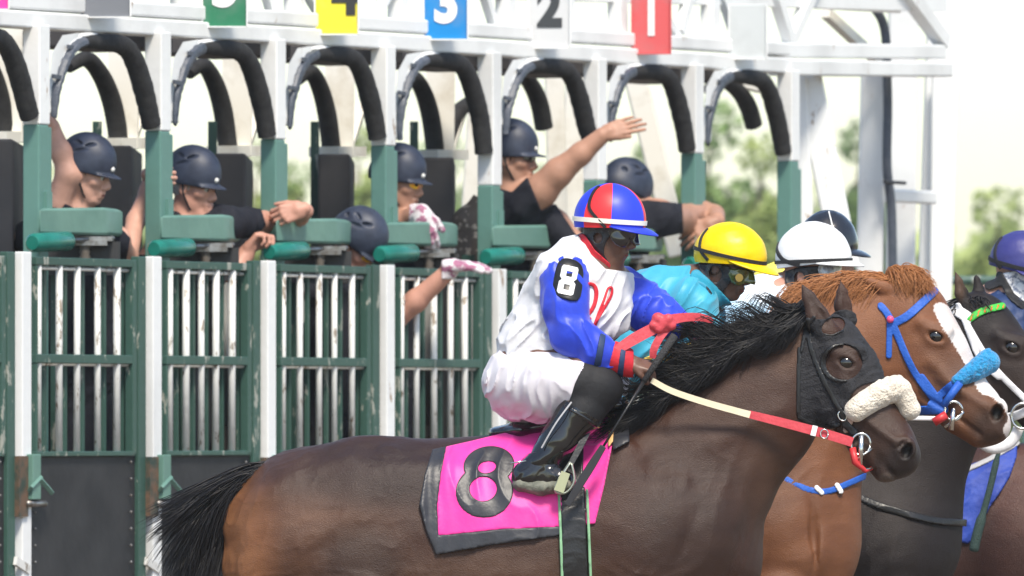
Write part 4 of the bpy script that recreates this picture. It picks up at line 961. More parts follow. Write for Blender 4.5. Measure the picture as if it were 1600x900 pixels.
def head(S, c, Mx, k=1.0, nk=None, ears=True, hair=False):
    """skull, jaw, brow, nose, lips, chin, eyes' hollows and ears; c = point between the ears"""
    s = S.S * k
    L = lambda *p: Lc(c, Mx, p, s)
    def E(p, r, kk=6, op='+'): S.ell(L(*p), np.array(r) * s, Mx, kk, op)
    def C(p, q, r1, r2, kk=4, op='+'): a, b = L(*p), L(*q); S.cap((*a, r1 * s), (*b, r2 * s), kk, 1, op)
    E((-.008, 0, .035), (.098, .075, .095)); E((.035, 0, -.035), (.056, .056, .078), 10)
    C((.066, 0, -.098), (.060, 0, -.102), .022, .020, 8)
    for q in (-1, 1):
        C((0, q * .052, -.045), (.052, q * .022, -.100), .022, .018, 8)
        E((.058, q * .040, -.020), (.026, .022, .020), 7)
        C((.080, q * .010, .020), (.072, q * .044, .020), .011, .009, 5)
        E((.090, q * .029, .003), (.014, .016, .010), 3, '-'); E((.076, q * .030, .003), (.013, .013, .013), 1.5)
        C((.096, q * .012, -.040), (.096, q * .010, -.038), .010, .009, 3)
        if ears:
            E((-.004, q * .078, -.008), (.020, .010, .031), 3); E((-.001, q * .088, -.006), (.010, .006, .017), 2, '-')
    C((.086, 0, .012), (.108, 0, -.030), .009, .0125, 5)
    C((.088, -.018, -.064), (.088, .018, -.064), .0075, .0075, 4); C((.090, 0, -.064), (.090, 0, -.064), .010, .010, 4); C((.085, -.014, -.078), (.085, .014, -.078), .0085, .0085, 4)
    C((.097, -.020, -.071), (.097, .020, -.071), .0032, .0032, 2, '-')
    if nk is not None:
        a = L(-.018, 0, -.055); S.cap((*a, .056 * s), (*nk,), 10)
    return L
def rotv(v, ax, an):
    v = np.array(v, float); ax = np.array(ax, float); return v * math.cos(an) + np.cross(ax, v) * math.sin(an) + ax * ax.dot(v) * (1 - math.cos(an))
def hand(S, wrist, f, p, curl=30, k=1.0, spread=3, thumb=.7, curls=None, ts=1):
    """f = way the fingers point, p = way the palm faces (x, y down, depth), ts = side of the thumb; curl in degrees per joint"""
    s = S.S * k; T = S; f = np.array(f, float); f /= np.linalg.norm(f); p = np.array(p, float); p -= f * f.dot(p); p /= np.linalg.norm(p); ax = np.cross(f, p); w = ax * ts; wr = np.array(wrist, float)
    T.cap((*wr, .026 * s), (*(wr + f * .03 * s), .028 * s), 5)
    for i, (o, ln) in enumerate(((.030, .092), (.010, .096), (-.010, .092), (-.029, .083))):
        kn = wr + f * ln * s + w * o * s; T.cap((*(wr + f * .022 * s + w * o * .7 * s), .0165 * s), (*kn, .0125 * s), 4)
        an = R(spread * (o / .02)) * ts; base = f * math.cos(an) + np.cross(p, f) * (-math.sin(an) if True else 0)
        base = f * math.cos(an) + (w * ts) * math.sin(an); d = base; cu = R(curls[i] if curls else curl); q = kn; r0 = .0102 if i < 3 else .0088; tot = 0
        for j, L in enumerate((.042, .026, .021)):
            tot += cu * (1, 1.15, .8)[j]; d = base * math.cos(tot) + p * math.sin(tot); L *= (1, 1.08, 1.0, .8)[i]; n = q + d * L * s
            T.cap((*q, (r0 - j * .0008) * s), (*n, (r0 - .0012 - j * .0008) * s), 1.2); q = n
    b = wr + f * .028 * s + w * .024 * s; c_ = R(curl * .5); d = f * .62 + w * .75 * thumb + p * math.sin(c_) * .6; d /= np.linalg.norm(d)
    m = b + d * .040 * s; T.cap((*b, .017 * s), (*m, .0125 * s), 4); d2 = d * .6 + f * .5 + p * math.sin(c_) * .8; d2 /= np.linalg.norm(d2); e = m + d2 * .030 * s; T.cap((*m, .0118 * s), (*e, .0095 * s), 1.5); T.cap((*e, .0095 * s), (*(e + d2 * .016 * s), .008 * s), 1.2)
# -- helmets
def dome(c, Mx, rf, rs, ru, a, e, off=0):
    e_, a_ = R(e), R(a); rl = 1.0
    return np.array(c, float) + (np.array([(rf + off) * math.cos(e_) * math.cos(a_), (rs + off) * math.cos(e_) * math.sin(a_), (ru + off) * math.sin(e_)])) @ Mx
def jockey_helmet(name, Y0, c, Mx, rf, rs, ru, parent, mats, seam=None, brim=20, bands=(), low=-14, brimmat=None, back=-20):
    fs = []; vs = []; fm = []; na, ne = 90, 22
    def le(a): return low + (back - low) * (1 - math.cos(R(a))) / 2
    for j in range(ne + 1):
        for i in range(na):
            a = i * 360 / na; l = le(a); e = l + (90 - l) * j / ne; wr = .5 * math.sin(a / 9 + e / 7) * math.sin(e / 11 + 1) * (1 if seam is None else .3)
            vs.append(dome(c, Mx, rf, rs, ru, a, e, wr))
    for j in range(ne):
        for i in range(na):
            fs.append((j * na + i, j * na + (i + 1) % na, (j + 1) * na + (i + 1) % na, (j + 1) * na + i)); a = (i + .5) * 360 / na
            fm.append(0 if seam is None else seam(a))
    hl = mesh_obj(name, to_world(np.array(vs), Y0), fs, None, parent, mats=mats, fm=fm)
    # visor
    vs = []; fs = []; m = 28; bl = 6
    for i in range(m + 1):
        a = -78 + 156 * i / m; w = math.cos(R(a * 90 / 78)) ** .8
        for j in range(bl):
            u = j / (bl - 1); q = dome(c, Mx, rf, rs, ru, a, low + 1, 0); out = np.array([math.cos(R(a * .75)), math.sin(R(a * .75)), -.22 - .25 * u]) @ Mx
            for t in (0, 1): vs.append(q + out * brim * u * w + (np.array([0, 0, -2.2 * t]) @ Mx))
    for i in range(m):
        for j in range(bl - 1):
            b_ = (i * bl + j) * 2; n_ = ((i + 1) * bl + j) * 2
            fs += [(b_, b_ + 2, n_ + 2, n_), (b_ + 1, n_ + 1, n_ + 3, b_ + 3)]
        b_ = (i * bl + bl - 1) * 2; n_ = ((i + 1) * bl + bl - 1) * 2; fs.append((b_, b_ + 1, n_ + 1, n_))
    mesh_obj('visor', to_world(np.array(vs), Y0), fs, brimmat or mats[0], hl)
    for (pts, w, mt, nm) in bands:
        pts = spline(pts, 10); vs = []; fs = []
        P3 = [dome(c, Mx, rf, rs, ru, a, e, 1.2) for a, e in pts]; cc = np.array(c, float)
        for i, q in enumerate(P3):
            tg = P3[min(i + 1, len(P3) - 1)] - P3[max(i - 1, 0)]; tg /= np.linalg.norm(tg) + 1e-6; nn = q - cc; nn /= np.linalg.norm(nn); sd = np.cross(tg, nn)
            vs += [q - sd * w - nn * 2, q - sd * w + nn * .8, q + sd * w + nn * .8, q + sd * w - nn * 2]
        for i in range(len(P3) - 1):
            for e in range(4): fs.append((i * 4 + e, i * 4 + (e + 1) % 4, i * 4 + 4 + (e + 1) % 4, i * 4 + 4 + e))
        mesh_obj(nm, to_world(np.array(vs), Y0), fs, mt, hl, smooth=False)
    return hl
def crew_helmet(Y0, c, Mx, k, parent, vis=1.0):
    s = FPX / Y0 * k; S = Sdf(Y0); L = lambda *p: Lc(c, Mx, p, s)
    def E(p, r, kk=5, op='+', M2=None): S.ell(L(*p), np.array(r) * s, Mx if M2 is None else M2, kk, op)
    E((-.006, 0, 0), (.128, .098, .118)); E((-.02, 0, -.03), (.122, .100, .085), 8)
    for q in (-1, 1):
        for (f, u, ln, wd, an) in ((.030, .078, .040, .008, 30), (-.045, .070, .030, .009, -12), (-.01, .042, .040, .009, 24), (-.088, .038, .018, .010, -35)):
            sd = math.sqrt(max(0, 1 - (f / .128) ** 2 - (u / .118) ** 2)) * .102 * q; A = rotv(Mx[0], Mx[1], R(an)); B = rotv(Mx[2], Mx[1], R(an))
            E((f, sd, u), (ln, .013, wd), 2.5, '-', np.array([A, Mx[1], B]))
    E((0, 0, -.105), (.2, .2, .062), 2, '-')
    # visor
    for t in np.linspace(-1, 1, 15): 
        a = L(.085 * math.cos(t) + .0, .075 * math.sin(t), -.034); b = L((.118 + .040 * math.cos(t * 1.4) * vis) * math.cos(t * .8), .088 * math.sin(t), -.046); S.cap((*a, .006 * s), (*b, .004 * s), 4)
    bx = [c[0] - .2 * s, c[0] + .2 * s, c[1] - .19 * s, c[1] + .16 * s, c[2] - .2 * s, c[2] + .2 * s]
    h = whole('helmet', S, bx, 1.15, M['navy_shell'], parent, sm=1)
    b = MB(); q = L(.118, .012, -.012); b.sphere(PT(*q, Y0), .011, 10); b.build('badge', M['whitebar'], h, smooth=True)
    return h
def glasses(S, c, Mx, k, parent, mt, big=1.0):
    s = S.S * k; b = MB(); L = lambda *p: PT(*Lc(c, Mx, p, s), S.Y0); q = s / S.S
    ax = [Vector((v[0], v[2], -v[1])) for v in Mx]
    for y in (-.031, .031):
        vs = []; n = 14
        for ring_ in range(3):
            for i in range(n):
                a = 2 * math.pi * i / n; r_ = (.35, .8, 1)[ring_]; cy = y + .027 * r_ * math.cos(a) * big; cz = .004 + .0175 * r_ * math.sin(a) * big
                vs.append(L(.104 - abs(cy) ** 2 * 9 + (.002, .0015, 0)[ring_], cy, cz))
        fs = [tuple(range(n))] + [(r_ * n + i, r_ * n + (i + 1) % n, (r_ + 1) * n + (i + 1) % n, (r_ + 1) * n + i) for r_ in (0, 1) for i in range(n)]
        b.add(vs, fs)
    g = b.build('sunglasses', mt, parent, smooth=True)
    b = MB(); b.tube([L(.090, -.058, .012), L(.106, -.03, .021), L(.110, 0, .016), L(.106, .03, .021), L(.090, .058, .012), L(.03, .080, .010), (L(-.01, .084, .008))], .0030, 6); b.build('frame', M['strap'], g, smooth=True)
    return g
def features(S, c, Mx, k, parent, hairm, eyes=True, hair=True, stub=True):
    s = S.S * k; q = s / S.S; L = lambda *p: PT(*Lc(c, Mx, p, s), S.Y0)
    for y in (-.031, .031):
        if eyes:
            b = MB(); b.sphere(L(.0795, y, .002), .0125 * q, 12); b.build('eye', M['eyewhite'], parent, smooth=True)
            b = MB(); b.sphere(L(.0885, y * 1.0, .000), .0062 * q, 10); b.build('iris', M['lens'], parent, smooth=True)
        b = MB(); b.tube([L(.091, y * .45, .019), L(.090, y, .026), L(.074, y * 1.65, .019)], [.0035 * q, .0045 * q, .002 * q], 6); b.build('eyebrow', hairm, parent, smooth=True)
    b = MB(); b.tube([L(.0935, -.018, -.0715), L(.0985, 0, -.0705), L(.0935, .018, -.0715)], [.001 * q, .0042 * q, .001 * q], 6); b.build('mouth', M['lips'], parent, smooth=True)
    if hair:
        H_ = Sdf(S.Y0); H_.ell(Lc(c, Mx, (-.022, 0, .018), s), np.array((.088, .080, .085)) * s, Mx, 4); cc = Lc(c, Mx, (-.005, 0, .0), s)
        H_.ell(Lc(c, Mx, (.075, 0, -.075), s), np.array((.085, .2, .09)) * s, Mx, 2, '-'); H_.ell(Lc(c, Mx, (-.01, 0, -.095), s), np.array((.2, .2, .05)) * s, Mx, 2, '-')
        whole('hair', H_, bnds(H_, 4), 1.5, hairm, parent, sm=1)
M['eyewhite'] = mat('eye_white', (.55, .50, .46), .2); M['lips'] = mat('lips', (.20, .05, .045), .5); M['brownhair'] = mat('brown_hair', (.05, .03, .02), .8, bump=.6, bscale=200); M['greyhair'] = mat('grey_hair', (.45, .43, .41), .8, bump=.6, bscale=200)
def person(name, Y0, loc, label, cat, group): return thing('person', tuple(loc), label, cat, group)
def bnds(S, pad=8):
    lo = np.array([1e9] * 3); hi = -lo
    for p in S.pr:
        if p[-1] == '-' : continue
        if p[0] == 'c':
            for q in (p[1], p[2]): lo = np.minimum(lo, q[:3] - q[3] * max(1, p[4])); hi = np.maximum(hi, q[:3] + q[3] * max(1, p[4]))
        else: lo = np.minimum(lo, p[1] - p[2].max()); hi = np.maximum(hi, p[1] + p[2].max())
    return (lo[0] - pad, hi[0] + pad, lo[1] - pad, hi[1] + pad, lo[2] - pad, hi[2] + pad)
def rib(pts, Y0, th=2.0, n=6):
    """flat strap facing sideways: (x, y, d, half width)"""
    q = spline(pts, n); b = MB(); vs = []
    for i, p in enumerate(q):
        tg = q[min(i + 1, len(q) - 1)] - q[max(i - 1, 0)]; nn = np.array([-tg[1], tg[0]]); nn /= np.linalg.norm(nn) + 1e-6
        for sx, sd in ((1, -1), (-1, -1), (-1, 1), (1, 1)): vs.append(PT(p[0] + nn[0] * p[3] * sx, p[1] + nn[1] * p[3] * sx, p[2] + sd * th * .5, Y0))
    m = len(q); fs = [(i * 4 + e, i * 4 + (e + 1) % 4, i * 4 + 4 + (e + 1) % 4, i * 4 + 4 + e) for i in range(m - 1) for e in range(4)] + [(0, 3, 2, 1), (m * 4 - 4, m * 4 - 3, m * 4 - 2, m * 4 - 1)]
    return b.add(vs, fs)
CG = 'gate crew leaning out of the stalls'
def crew(Yo, hc, hM, k, skin_, label, torso, arms, hands, shirt, nk, hx=(0, 0), glass=None, vis=1.0, hm=None, h=1.5, extra=None):
    """torso/arms: chains; hands: argument dicts; shirt: 2-D outline worn as a T-shirt"""
    Y0 = Yg(hc[0]) + Yo; S = Sdf(Y0); T = Sdf(Y0); T.S = S.S
    head(S, hc, hM, k, nk)
    for ch, kk, sd in torso: S.chain(ch, kk, sd); T.chain(ch, kk, sd)
    for ch in arms: S.chain(ch, 8); T.chain(ch, 8)
    T.cap((nk[0], nk[1] + 4, nk[2], nk[3] + 2), (nk[0] - 4, nk[1] + 14, nk[2] + 2, nk[3] + 8), 10)
    for hd in hands: hand(S, **hd)
    t = person('p', Y0, P(torso[0][0][-1][0], HY + CZ * S.S, Y0), label, 'man', CG)
    whole('body', S, bnds(S), h, skin_, t)
    if shirt is not None: shell('t_shirt', T, shirt, 4.0, bnds(T, 12), 2.0, M['black_shirt'], t, fold=folds(16, 2.2, .8, .5, hc[0]), sm=1)
    hM2 = hM if hm is None else hm
    crew_helmet(Y0, Lc(hc, hM2, (-.006 + hx[0], 0, .060 + hx[1]), S.S * k), hM2, k, t, vis)
    features(S, hc, hM, k, t, M['greyhair'] if 250 < hc[0] < 400 else M['brownhair'], eyes=not glass)
    if glass: glasses(S, hc, hM, k, t, glass)
    b = MB(); s = S.S * k
    for q in (1,): b.tube([PT(*Lc(hc, hM, p, s), Y0) for p in ((-.01, q * .088, .03), (.005, q * .084, -.03), (.03, q * .062, -.085), (.055, 0, -.128))], .004, 6, flat=1)
    b.build('chin_strap', M['strap'], t, smooth=True)
    return t, S, T
V = np.array
# 1 leftmost, arm over the post
fM = frame(22, 14)
crew(.32, (136, 272, 0), fM, .93, M['skin_pale'], 'leftmost crew member in navy helmet with a bare bent elbow raised beside his head',
     [([(112, 352, 14, 34), (118, 420, 20, 58), (120, 560, 25, 60), (120, 700, 25, 52)], 20, .9), ([(48, 372, 10, 26), (118, 366, 14, 34), (180, 376, 10, 24)], 16, 1)],
     [[(62, 366, 0, 26), (88, 322, -10, 21), (107, 272, -22, 19), (96, 238, -22, 16), (84, 205, -20, 12)], [(180, 376, 5, 22), (198, 404, 60, 17), (212, 345, 120, 14), (230, 300, 150, 12), (234, 280, 150, 11)]],
     [dict(wrist=(84, 206, -20), f=(-.15, -1, .1), p=(-1, 0, .1), curl=50, k=.9), dict(wrist=(230, 272, 142), f=(1, .05, -.1), p=(0, 0, -1), curl=55, k=.95, thumb=.5)],
     union(poly([(20, 400), (26, 345), (60, 335), (78, 345), (74, 322), (96, 326), (102, 318), (126, 330), (172, 338), (204, 372), (196, 415), (196, 720), (40, 720)])), (118, 345, 8, 24))
# 2 white-haired, leaning out
fM = frame(30, 10)
crew(.30, (302, 292, 0), fM, .95, M['skin_ruddy'], 'crew member with a red face leaning out with both fists at a green pad',
     [([(270, 372, 14, 36), (262, 440, 20, 58), (260, 700, 25, 55)], 20, .9), ([(252, 362, 8, 24), (300, 366, 8, 30), (345, 350, 0, 26)], 16, 1)],
     [[(345, 350, -4, 25), (390, 348, 80, 20), (432, 346, 150, 17), (468, 338, 140, 14), (478, 330, 105, 12)], [(320, 420, 0, 20), (366, 424, 16, 17), (384, 398, 24, 14)]],
     [dict(wrist=(476, 326, 84), f=(-1, .28, -.25), p=(-.1, .25, 1), curl=42, k=1.0, thumb=.5, ts=-1), dict(wrist=(384, 394, 24), f=(.7, -.8, -.1), p=(.6, .5, -.35), curl=62, k=1.0, thumb=.6)],
     poly([(226, 420), (230, 344), (256, 326), (275, 326), (292, 344), (330, 320), (360, 318), (408, 326), (416, 352), (398, 372), (350, 374), (345, 400), (352, 440), (330, 720), (200, 720)]), (285, 352, 6, 27))
# 3 head bowed below the pads
fM = frame(28, 40)
t3, S3c, T3c = crew(.1, (556, 384, -10), fM, .95, M['skin_ruddy'], 'crew member with bowed helmet and orange goggles just above the top rail of the door',
     [([(545, 452, 10, 40), (530, 540, 15, 58), (525, 700, 20, 55)], 20, .9), ([(500, 462, 8, 26), (545, 448, 8, 30), (600, 470, 0, 26)], 16, 1)],
     [[(600, 470, -10, 24), (612, 500, -24, 20), (650, 470, -40, 17), (700, 425, -56, 13)]],
     [dict(wrist=(698, 416, -62), f=(1, -.02, 0), p=(0, 1, .2), curl=9, k=.95, spread=4)],
     poly([(470, 520), (482, 440), (540, 425), (600, 440), (634, 470), (622, 520), (600, 530), (590, 720), (470, 720)]), (548, 430, 4, 28), glass=M['orange'])
glove = mat('patterned_glove', (.62, .58, .60), .7, (.32, .12, .20), 28, contrast=(.5, .56), bump=.3, bscale=70)
shell('glove', S3c, poly([(690, 385), (790, 385), (790, 440), (690, 436)]), 2.2, (685, 795, 380, 445, -110, -20), 1.5, glove, t3)
# 4 orange sunglasses
fM = frame(24, 8)
t4, S4c, T4c = crew(.26, (624, 286, 0), fM, .95, M['skin_tan'], 'crew member in orange mirrored sunglasses resting a gloved hand on the green pad',
     [([(610, 366, 14, 32), (612, 430, 20, 52), (612, 700, 25, 52)], 20, .9), ([(580, 370, 10, 24), (640, 366, 6, 25)], 14, 1)],
     [[(640, 372, 0, 22), (626, 350, -18, 19), (648, 336, -40, 14), (660, 334, -52, 12)]],
     [dict(wrist=(658, 330, -56), f=(.25, 1, -.15), p=(0, .2, 1), curl=24, k=.98, thumb=.8)],
     poly([(560, 400), (570, 345), (600, 340), (648, 352), (664, 392), (660, 720), (560, 720)]), (616, 345, 8, 25), glass=M['orange'])
shell('glove', S4c, poly([(640, 318), (700, 318), (700, 390), (636, 390)]), 2.0, (630, 705, 312, 395, -110, -20), 1.5, glove, t4)
# 5 waving
fM = frame(20, 2)
t5, S5c, T5c = crew(.22, (800, 248, 0), fM, .98, M['skin_tan'], 'crew member in dark sunglasses throwing one bare arm up over the gate post',
     [([(808, 340, 14, 42), (815, 420, 20, 58), (815, 700, 25, 52)], 22, .9), ([(770, 325, 8, 30), (820, 322, 2, 34), (866, 352, 0, 22)], 18, 1)],
     [[(822, 320, -18, 32), (845, 298, -34, 26), (872, 270, -46, 22), (908, 240, -54, 17), (940, 213, -60, 13)], [(866, 352, -4, 26), (895, 382, -10, 20), (880, 420, -16, 16)], [(765, 330, 4, 26), (735, 350, 6, 22), (724, 400, 4, 19)]],
     [dict(wrist=(942, 209, -62), f=(1, -.34, 0), p=(.1, .3, 1), curl=10, k=.98, spread=4, thumb=.35, curls=[4, 7, 9, 12], ts=-1)],
     poly([(742, 720), (748, 300), (775, 292), (800, 300), (824, 276), (846, 330), (868, 318), (900, 366), (908, 392), (872, 400), (872, 720)]), (802, 310, 6, 30), glass=M['lens'])
shell('mesh_sleeve', T5c, poly([(700, 430), (704, 340), (735, 300), (750, 310), (752, 430)]), 6, (690, 760, 290, 440, -60, 60), 1.8, mat('mesh_sleeve', (.10, .085, .075), .8, (.45, .40, .34), 26, contrast=(.55, .6), bump=.5), t5)
# 6 turned away
fM = frame(-35, 24)
crew(.20, (976, 308, 0), fM, .98, M['skin_tan'], 'crew member with hidden face reaching a bare forearm round the rightmost green post',
     [([(965, 372, 14, 40), (960, 430, 20, 54), (960, 700, 25, 50)], 22, .9), ([(930, 365, 8, 28), (1000, 348, 2, 34), (1030, 340, 0, 28)], 18, 1)],
     [[(1030, 340, -4, 27), (1066, 342, 110, 22), (1096, 332, 190, 18), (1116, 336, 180, 15), (1120, 344, 130, 13)]],
     [dict(wrist=(1118, 346, 112), f=(-1, .5, -.2), p=(0, .3, 1), curl=16, k=1.0, thumb=.6, spread=7, ts=1)],
     poly([(900, 420), (910, 345), (960, 322), (1010, 312), (1066, 318), (1068, 364), (1030, 372), (1012, 400), (1010, 720), (905, 720)]), (968, 352, 6, 30))

# ------------------------------------------------------------------ jockeys
JG = 'jockeys riding out of the gate'
silkw = mat('white_silk', (.66, .66, .685), .6, (.60, .60, .63), 6, bump=.35, bscale=20, sheen=.1)
silkb = mat('blue_silk', (.015, .055, .62), .45, (.012, .04, .48), 7, bump=.22, bscale=26, sheen=.2)
pants = mat('white_breeches', (.65, .63, .67), .55, (.59, .56, .61), 5, bump=.15, bscale=22)
redk = mat('red_cloth', (.62, .02, .035), .6, (.5, .015, .03), 10, bump=.2, bscale=60); navy = mat('navy_stripe', (.015, .035, .10), .6)
redcap = mat('red_cap_cover', (.72, .03, .035), .42); bluecap = mat('blue_cap_cover', (.02, .045, .62), .42); yel = mat('yellow_cap_cover', (.85, .60, .0), .4, (.80, .52, .0), 10, bump=.2, bscale=30); whc = mat('white_cap_cover', (.80, .80, .80), .4, bump=.2, bscale=30)
patent = mat('patent_leather', (.006, .006, .007), .16, coat=.8, bump=.12, bscale=30); sole = mat('dusty_sole', (.10, .105, .085), .7, (.20, .20, .16), 30, bump=.4, bscale=90); blackstretch = mat('black_stretch', (.006, .006, .008), .7, bump=.2, bscale=60)
creamband = mat('cream_band', (.80, .76, .66), .55)
j1 = thing('person', tuple(PT(830, 680, -10, Y1)), 'jockey in white and blue silks with a red and blue cap on the dark bay', 'jockey', JG)
fM = frame(20, 18); B = Sdf(Y1); hc = (952, 358, -52)
head(B, hc, fM, .90, (914, 412, -40, 27), ears=False); NK = Sdf(Y1); head(NK, hc, fM, .90, (914, 412, -40, 27), ears=False)
Tj = Sdf(Y1)
Tj.chain([(822, 594, -25, 44), (846, 546, -25, 56), (898, 474, -25, 68), (918, 424, -25, 50)], 30, .95); Tj.cap((912, 405, -30, 34), (880, 432, -62, 40), 20); Tj.cap((930, 440, -30, 40), (962, 455, 15, 36), 22); Tj.cap((938, 498, -20, 38), (892, 534, -20, 34), 26)
An = Sdf(Y1); An.chain([(884, 438, -78, 37), (884, 478, -94, 31), (892, 522, -104, 27), (930, 548, -104, 23), (968, 562, -98, 17), (986, 570, -96, 15)], 12)
Af = Sdf(Y1); Af.chain([(962, 455, 16, 38), (1006, 480, 8, 34), (1040, 498, -4, 27), (1062, 508, -12, 22)], 12)
Lg = Sdf(Y1); Lg.chain([(815, 598, -40, 56), (860, 600, -66, 54), (905, 602, -90, 44), (936, 605, -98, 33)], 18)
Bt = Sdf(Y1); Bt.chain([(934, 606, -98, 32), (906, 645, -108, 31), (872, 690, -116, 24), (846, 722, -120, 19)], 8)
Ft = Sdf(Y1); Ft.chain([(846, 722, -120, 20), (828, 742, -120, 19), (860, 746, -122, 17), (884, 752, -126, 12)], 8, .9); Ft.cap((820, 746, -120, 15), (832, 748, -120, 14), 6)
FL = Sdf(Y1); FL.chain([(815, 598, 20, 52), (880, 600, 62, 46), (942, 600, 84, 34), (900, 650, 96, 28), (846, 722, 104, 19), (890, 752, 106, 13)], 14)
for s_ in (Tj, An, Af, Lg, Bt, Ft, FL): B.pr += s_.pr
Hn = Sdf(Y1); hand(Hn, (980, 566, -100), (1, .22, -.05), (-.2, .9, .55), 62, .85, thumb=.4, ts=-1); B.pr += Hn.pr
Hf = Sdf(Y1); hand(Hf, (1062, 508, -14), (1, .3, -.1), (-.2, .9, -.3), 58, .85, thumb=.4); B.pr += Hf.pr
whole('body', B, bnds(B), 2.0, M['skin_dark'], j1, sm=1)
shell('silks', Tj, poly([(900, 366), (912, 376), (924, 398), (946, 420), (976, 424), (1010, 430), (1010, 500), (960, 530), (912, 574), (860, 572), (800, 566), (755, 556), (755, 500), (840, 380)], 0), 7, bnds(Tj, 14), 1.8, silkw, j1, fold=folds(15, 4.6, .75, .65, 1.0), sm=1)
slv = shell('near_sleeve' if False else 'sleeve', An, poly([(840, 390), (905, 380), (950, 430), (950, 520), (968, 545), (956, 582), (900, 570), (840, 545)]), 4, bnds(An, 12), 1.6, silkb, j1, fold=folds(15, 3.6, .9, -.35, 2.0), sm=1)
shell('cuff', An, line([(946, 551), (982, 568)], 22), 4.5, (930, 1010, 525, 610, -140, -60), 1.5, redk, j1, fold=folds(10, 1, 1, 1, 4)) if False else None
shell('cuff', An, poly([(962, 530), (990, 545), (990, 600), (948, 585)]), 5.2, (930, 1010, 520, 610, -140, -60), 1.5, redk, j1)
shell('cuff_stripe', An, poly([(972, 530), (980, 530), (972, 600), (962, 600)]), 6.4, (930, 1010, 520, 610, -140, -60), 1.4, navy, j1)
shell('sleeve_stripe', An, poly([(938, 520), (947, 524), (936, 590), (925, 585)]), 6.0, (905, 970, 515, 600, -150, -60), 1.4, navy, j1)
shell('sleeve', Af, poly([(955, 405), (1010, 420), (1075, 490), (1060, 535), (990, 520), (940, 480)]), 4, bnds(Af, 12), 1.8, silkb, j1, fold=folds(15, 3.6, .9, .5, 5.0), sm=1)
shell('glove', Hf, poly([(1052, 480), (1130, 480), (1130, 570), (1052, 570)]), 2.4, bnds(Hf, 8), 1.6, mat('red_patterned_glove', (.55, .02, .05), .7, (.04, .03, .06), 26, contrast=(.5, .55)), j1)
pb = shell('breeches', Lg, poly([(745, 540), (800, 548), (905, 552), (918, 570), (900, 600), (892, 640), (870, 672), (745, 672)]), 3.5, (745, 960, 540, 670, -140, 30), 1.8, pants, j1, fold=folds(15, 4.2, .95, .2, 3.0), sm=1)
KP = Sdf(Y1); KP.pr += Lg.pr + Bt.pr
shell('knee_pad', KP, poly([(916, 560), (980, 560), (985, 680), (880, 655), (898, 600)]), 4.5, (875, 990, 555, 665, -150, -40), 1.8, blackstretch, j1, sm=1)
shell('far_breeches' if False else 'breeches', FL, poly([(745, 540), (1000, 540), (1000, 640), (880, 650), (745, 672)]), 4, (745, 1000, 540, 670, 5, 150), 2.4, pants, j1)
shell('far_boot' if False else 'boot', FL, poly([(880, 640), (990, 620), (900, 790), (800, 780), (810, 700)]), 4, (800, 990, 620, 790, 50, 150), 2.4, patent, j1)
boot = shell('boot', Bt, poly([(872, 618), (938, 655), (965, 640), (880, 745), (815, 735), (800, 715)]), 4.5, (790, 975, 610, 750, -170, -70), 1.5, patent, j1, fold=lambda X, Y, D: (1.5 * np.sin((X * .5 + Y) / 5.0) * np.clip((Y - 690) / 20, 0, 1)).astype(np.float32), extra=None, sm=1)
shell('boot_cuff', Bt, line([(884, 634), (936, 668)], 3.0), 6.5, (870, 950, 620, 690, -160, -60), 1.4, patent, boot)
shell('toe', Ft, poly([(795, 715), (865, 700), (910, 740), (910, 790), (790, 790)]), 4.5, (785, 915, 700, 785, -160, -80), 1.5, patent, boot, fold=folds(7, 1.4, 1, 1, 1), sm=1)
sl_ = Sdf(Y1); sl_.chain([(812, 757, -122, 11), (845, 762, -124, 12), (884, 758, -128, 11)], 6, 1.9); whole('sole', sl_, bnds(sl_), 1.6, sole, boot, fold=folds(5, 1, 1, .3, 2))
b = rib([(893, 628, -146, 1.2), (868, 662, -150, 1.2), (846, 700, -146, 1.2)], Y1, 1.5); b.build('boot_zip', mat('grey_zip', (.4, .4, .42), .4), boot)
shell('collar', NK, line([(908, 374), (922, 396), (946, 416)], [9, 9, 8]), 8.5, (885, 975, 350, 435, -125, 30), 1.5, redk, j1)
# arm number, chest letters
nb_ = An
arm = shell('armband', An, poly([(872, 410), (884, 403), (902, 408), (911, 420), (911, 442), (902, 470), (866, 460), (864, 440)], 3), 6.5, (840, 925, 395, 490, -150, -76), 1.2, mat('black_vinyl', (.010, .010, .011), .3), j1, near=-84, sm=1)
shell('armband_strap', An, line([(838, 452), (866, 446)], 7), 5.8, (830, 885, 430, 470, -150, -20), 1.4, patent, arm)
def rot2(pts, cx, cy, deg, s=1): q = R(deg); return [(cx + (x * math.cos(q) - y * math.sin(q)) * s, cy + (x * math.sin(q) + y * math.cos(q)) * s) for x, y in pts]
o8 = [(-12, -24), (12, -24), (14, -20), (14, -4), (10, 0), (14, 4), (14, 21), (11, 24), (-11, 24), (-14, 21), (-14, 4), (-10, 0), (-14, -4), (-14, -20)]
eight = minus(poly(rot2(o8, 887, 438, 12, .95)), poly(rot2([(-4, -14), (5, -14), (5, -6), (-4, -6)], 887, 438, 12, 1.0)), poly(rot2([(-4, 7), (5, 7), (5, 15), (-4, 15)], 887, 438, 12, 1.0)))
shell('digit', An, eight, 8.0, (860, 918, 405, 470, -150, -76), .9, mat('white_vinyl', (.8, .8, .8), .4), arm, near=-88)
TF = folds(15, 4.6, .75, .65, 1.0)
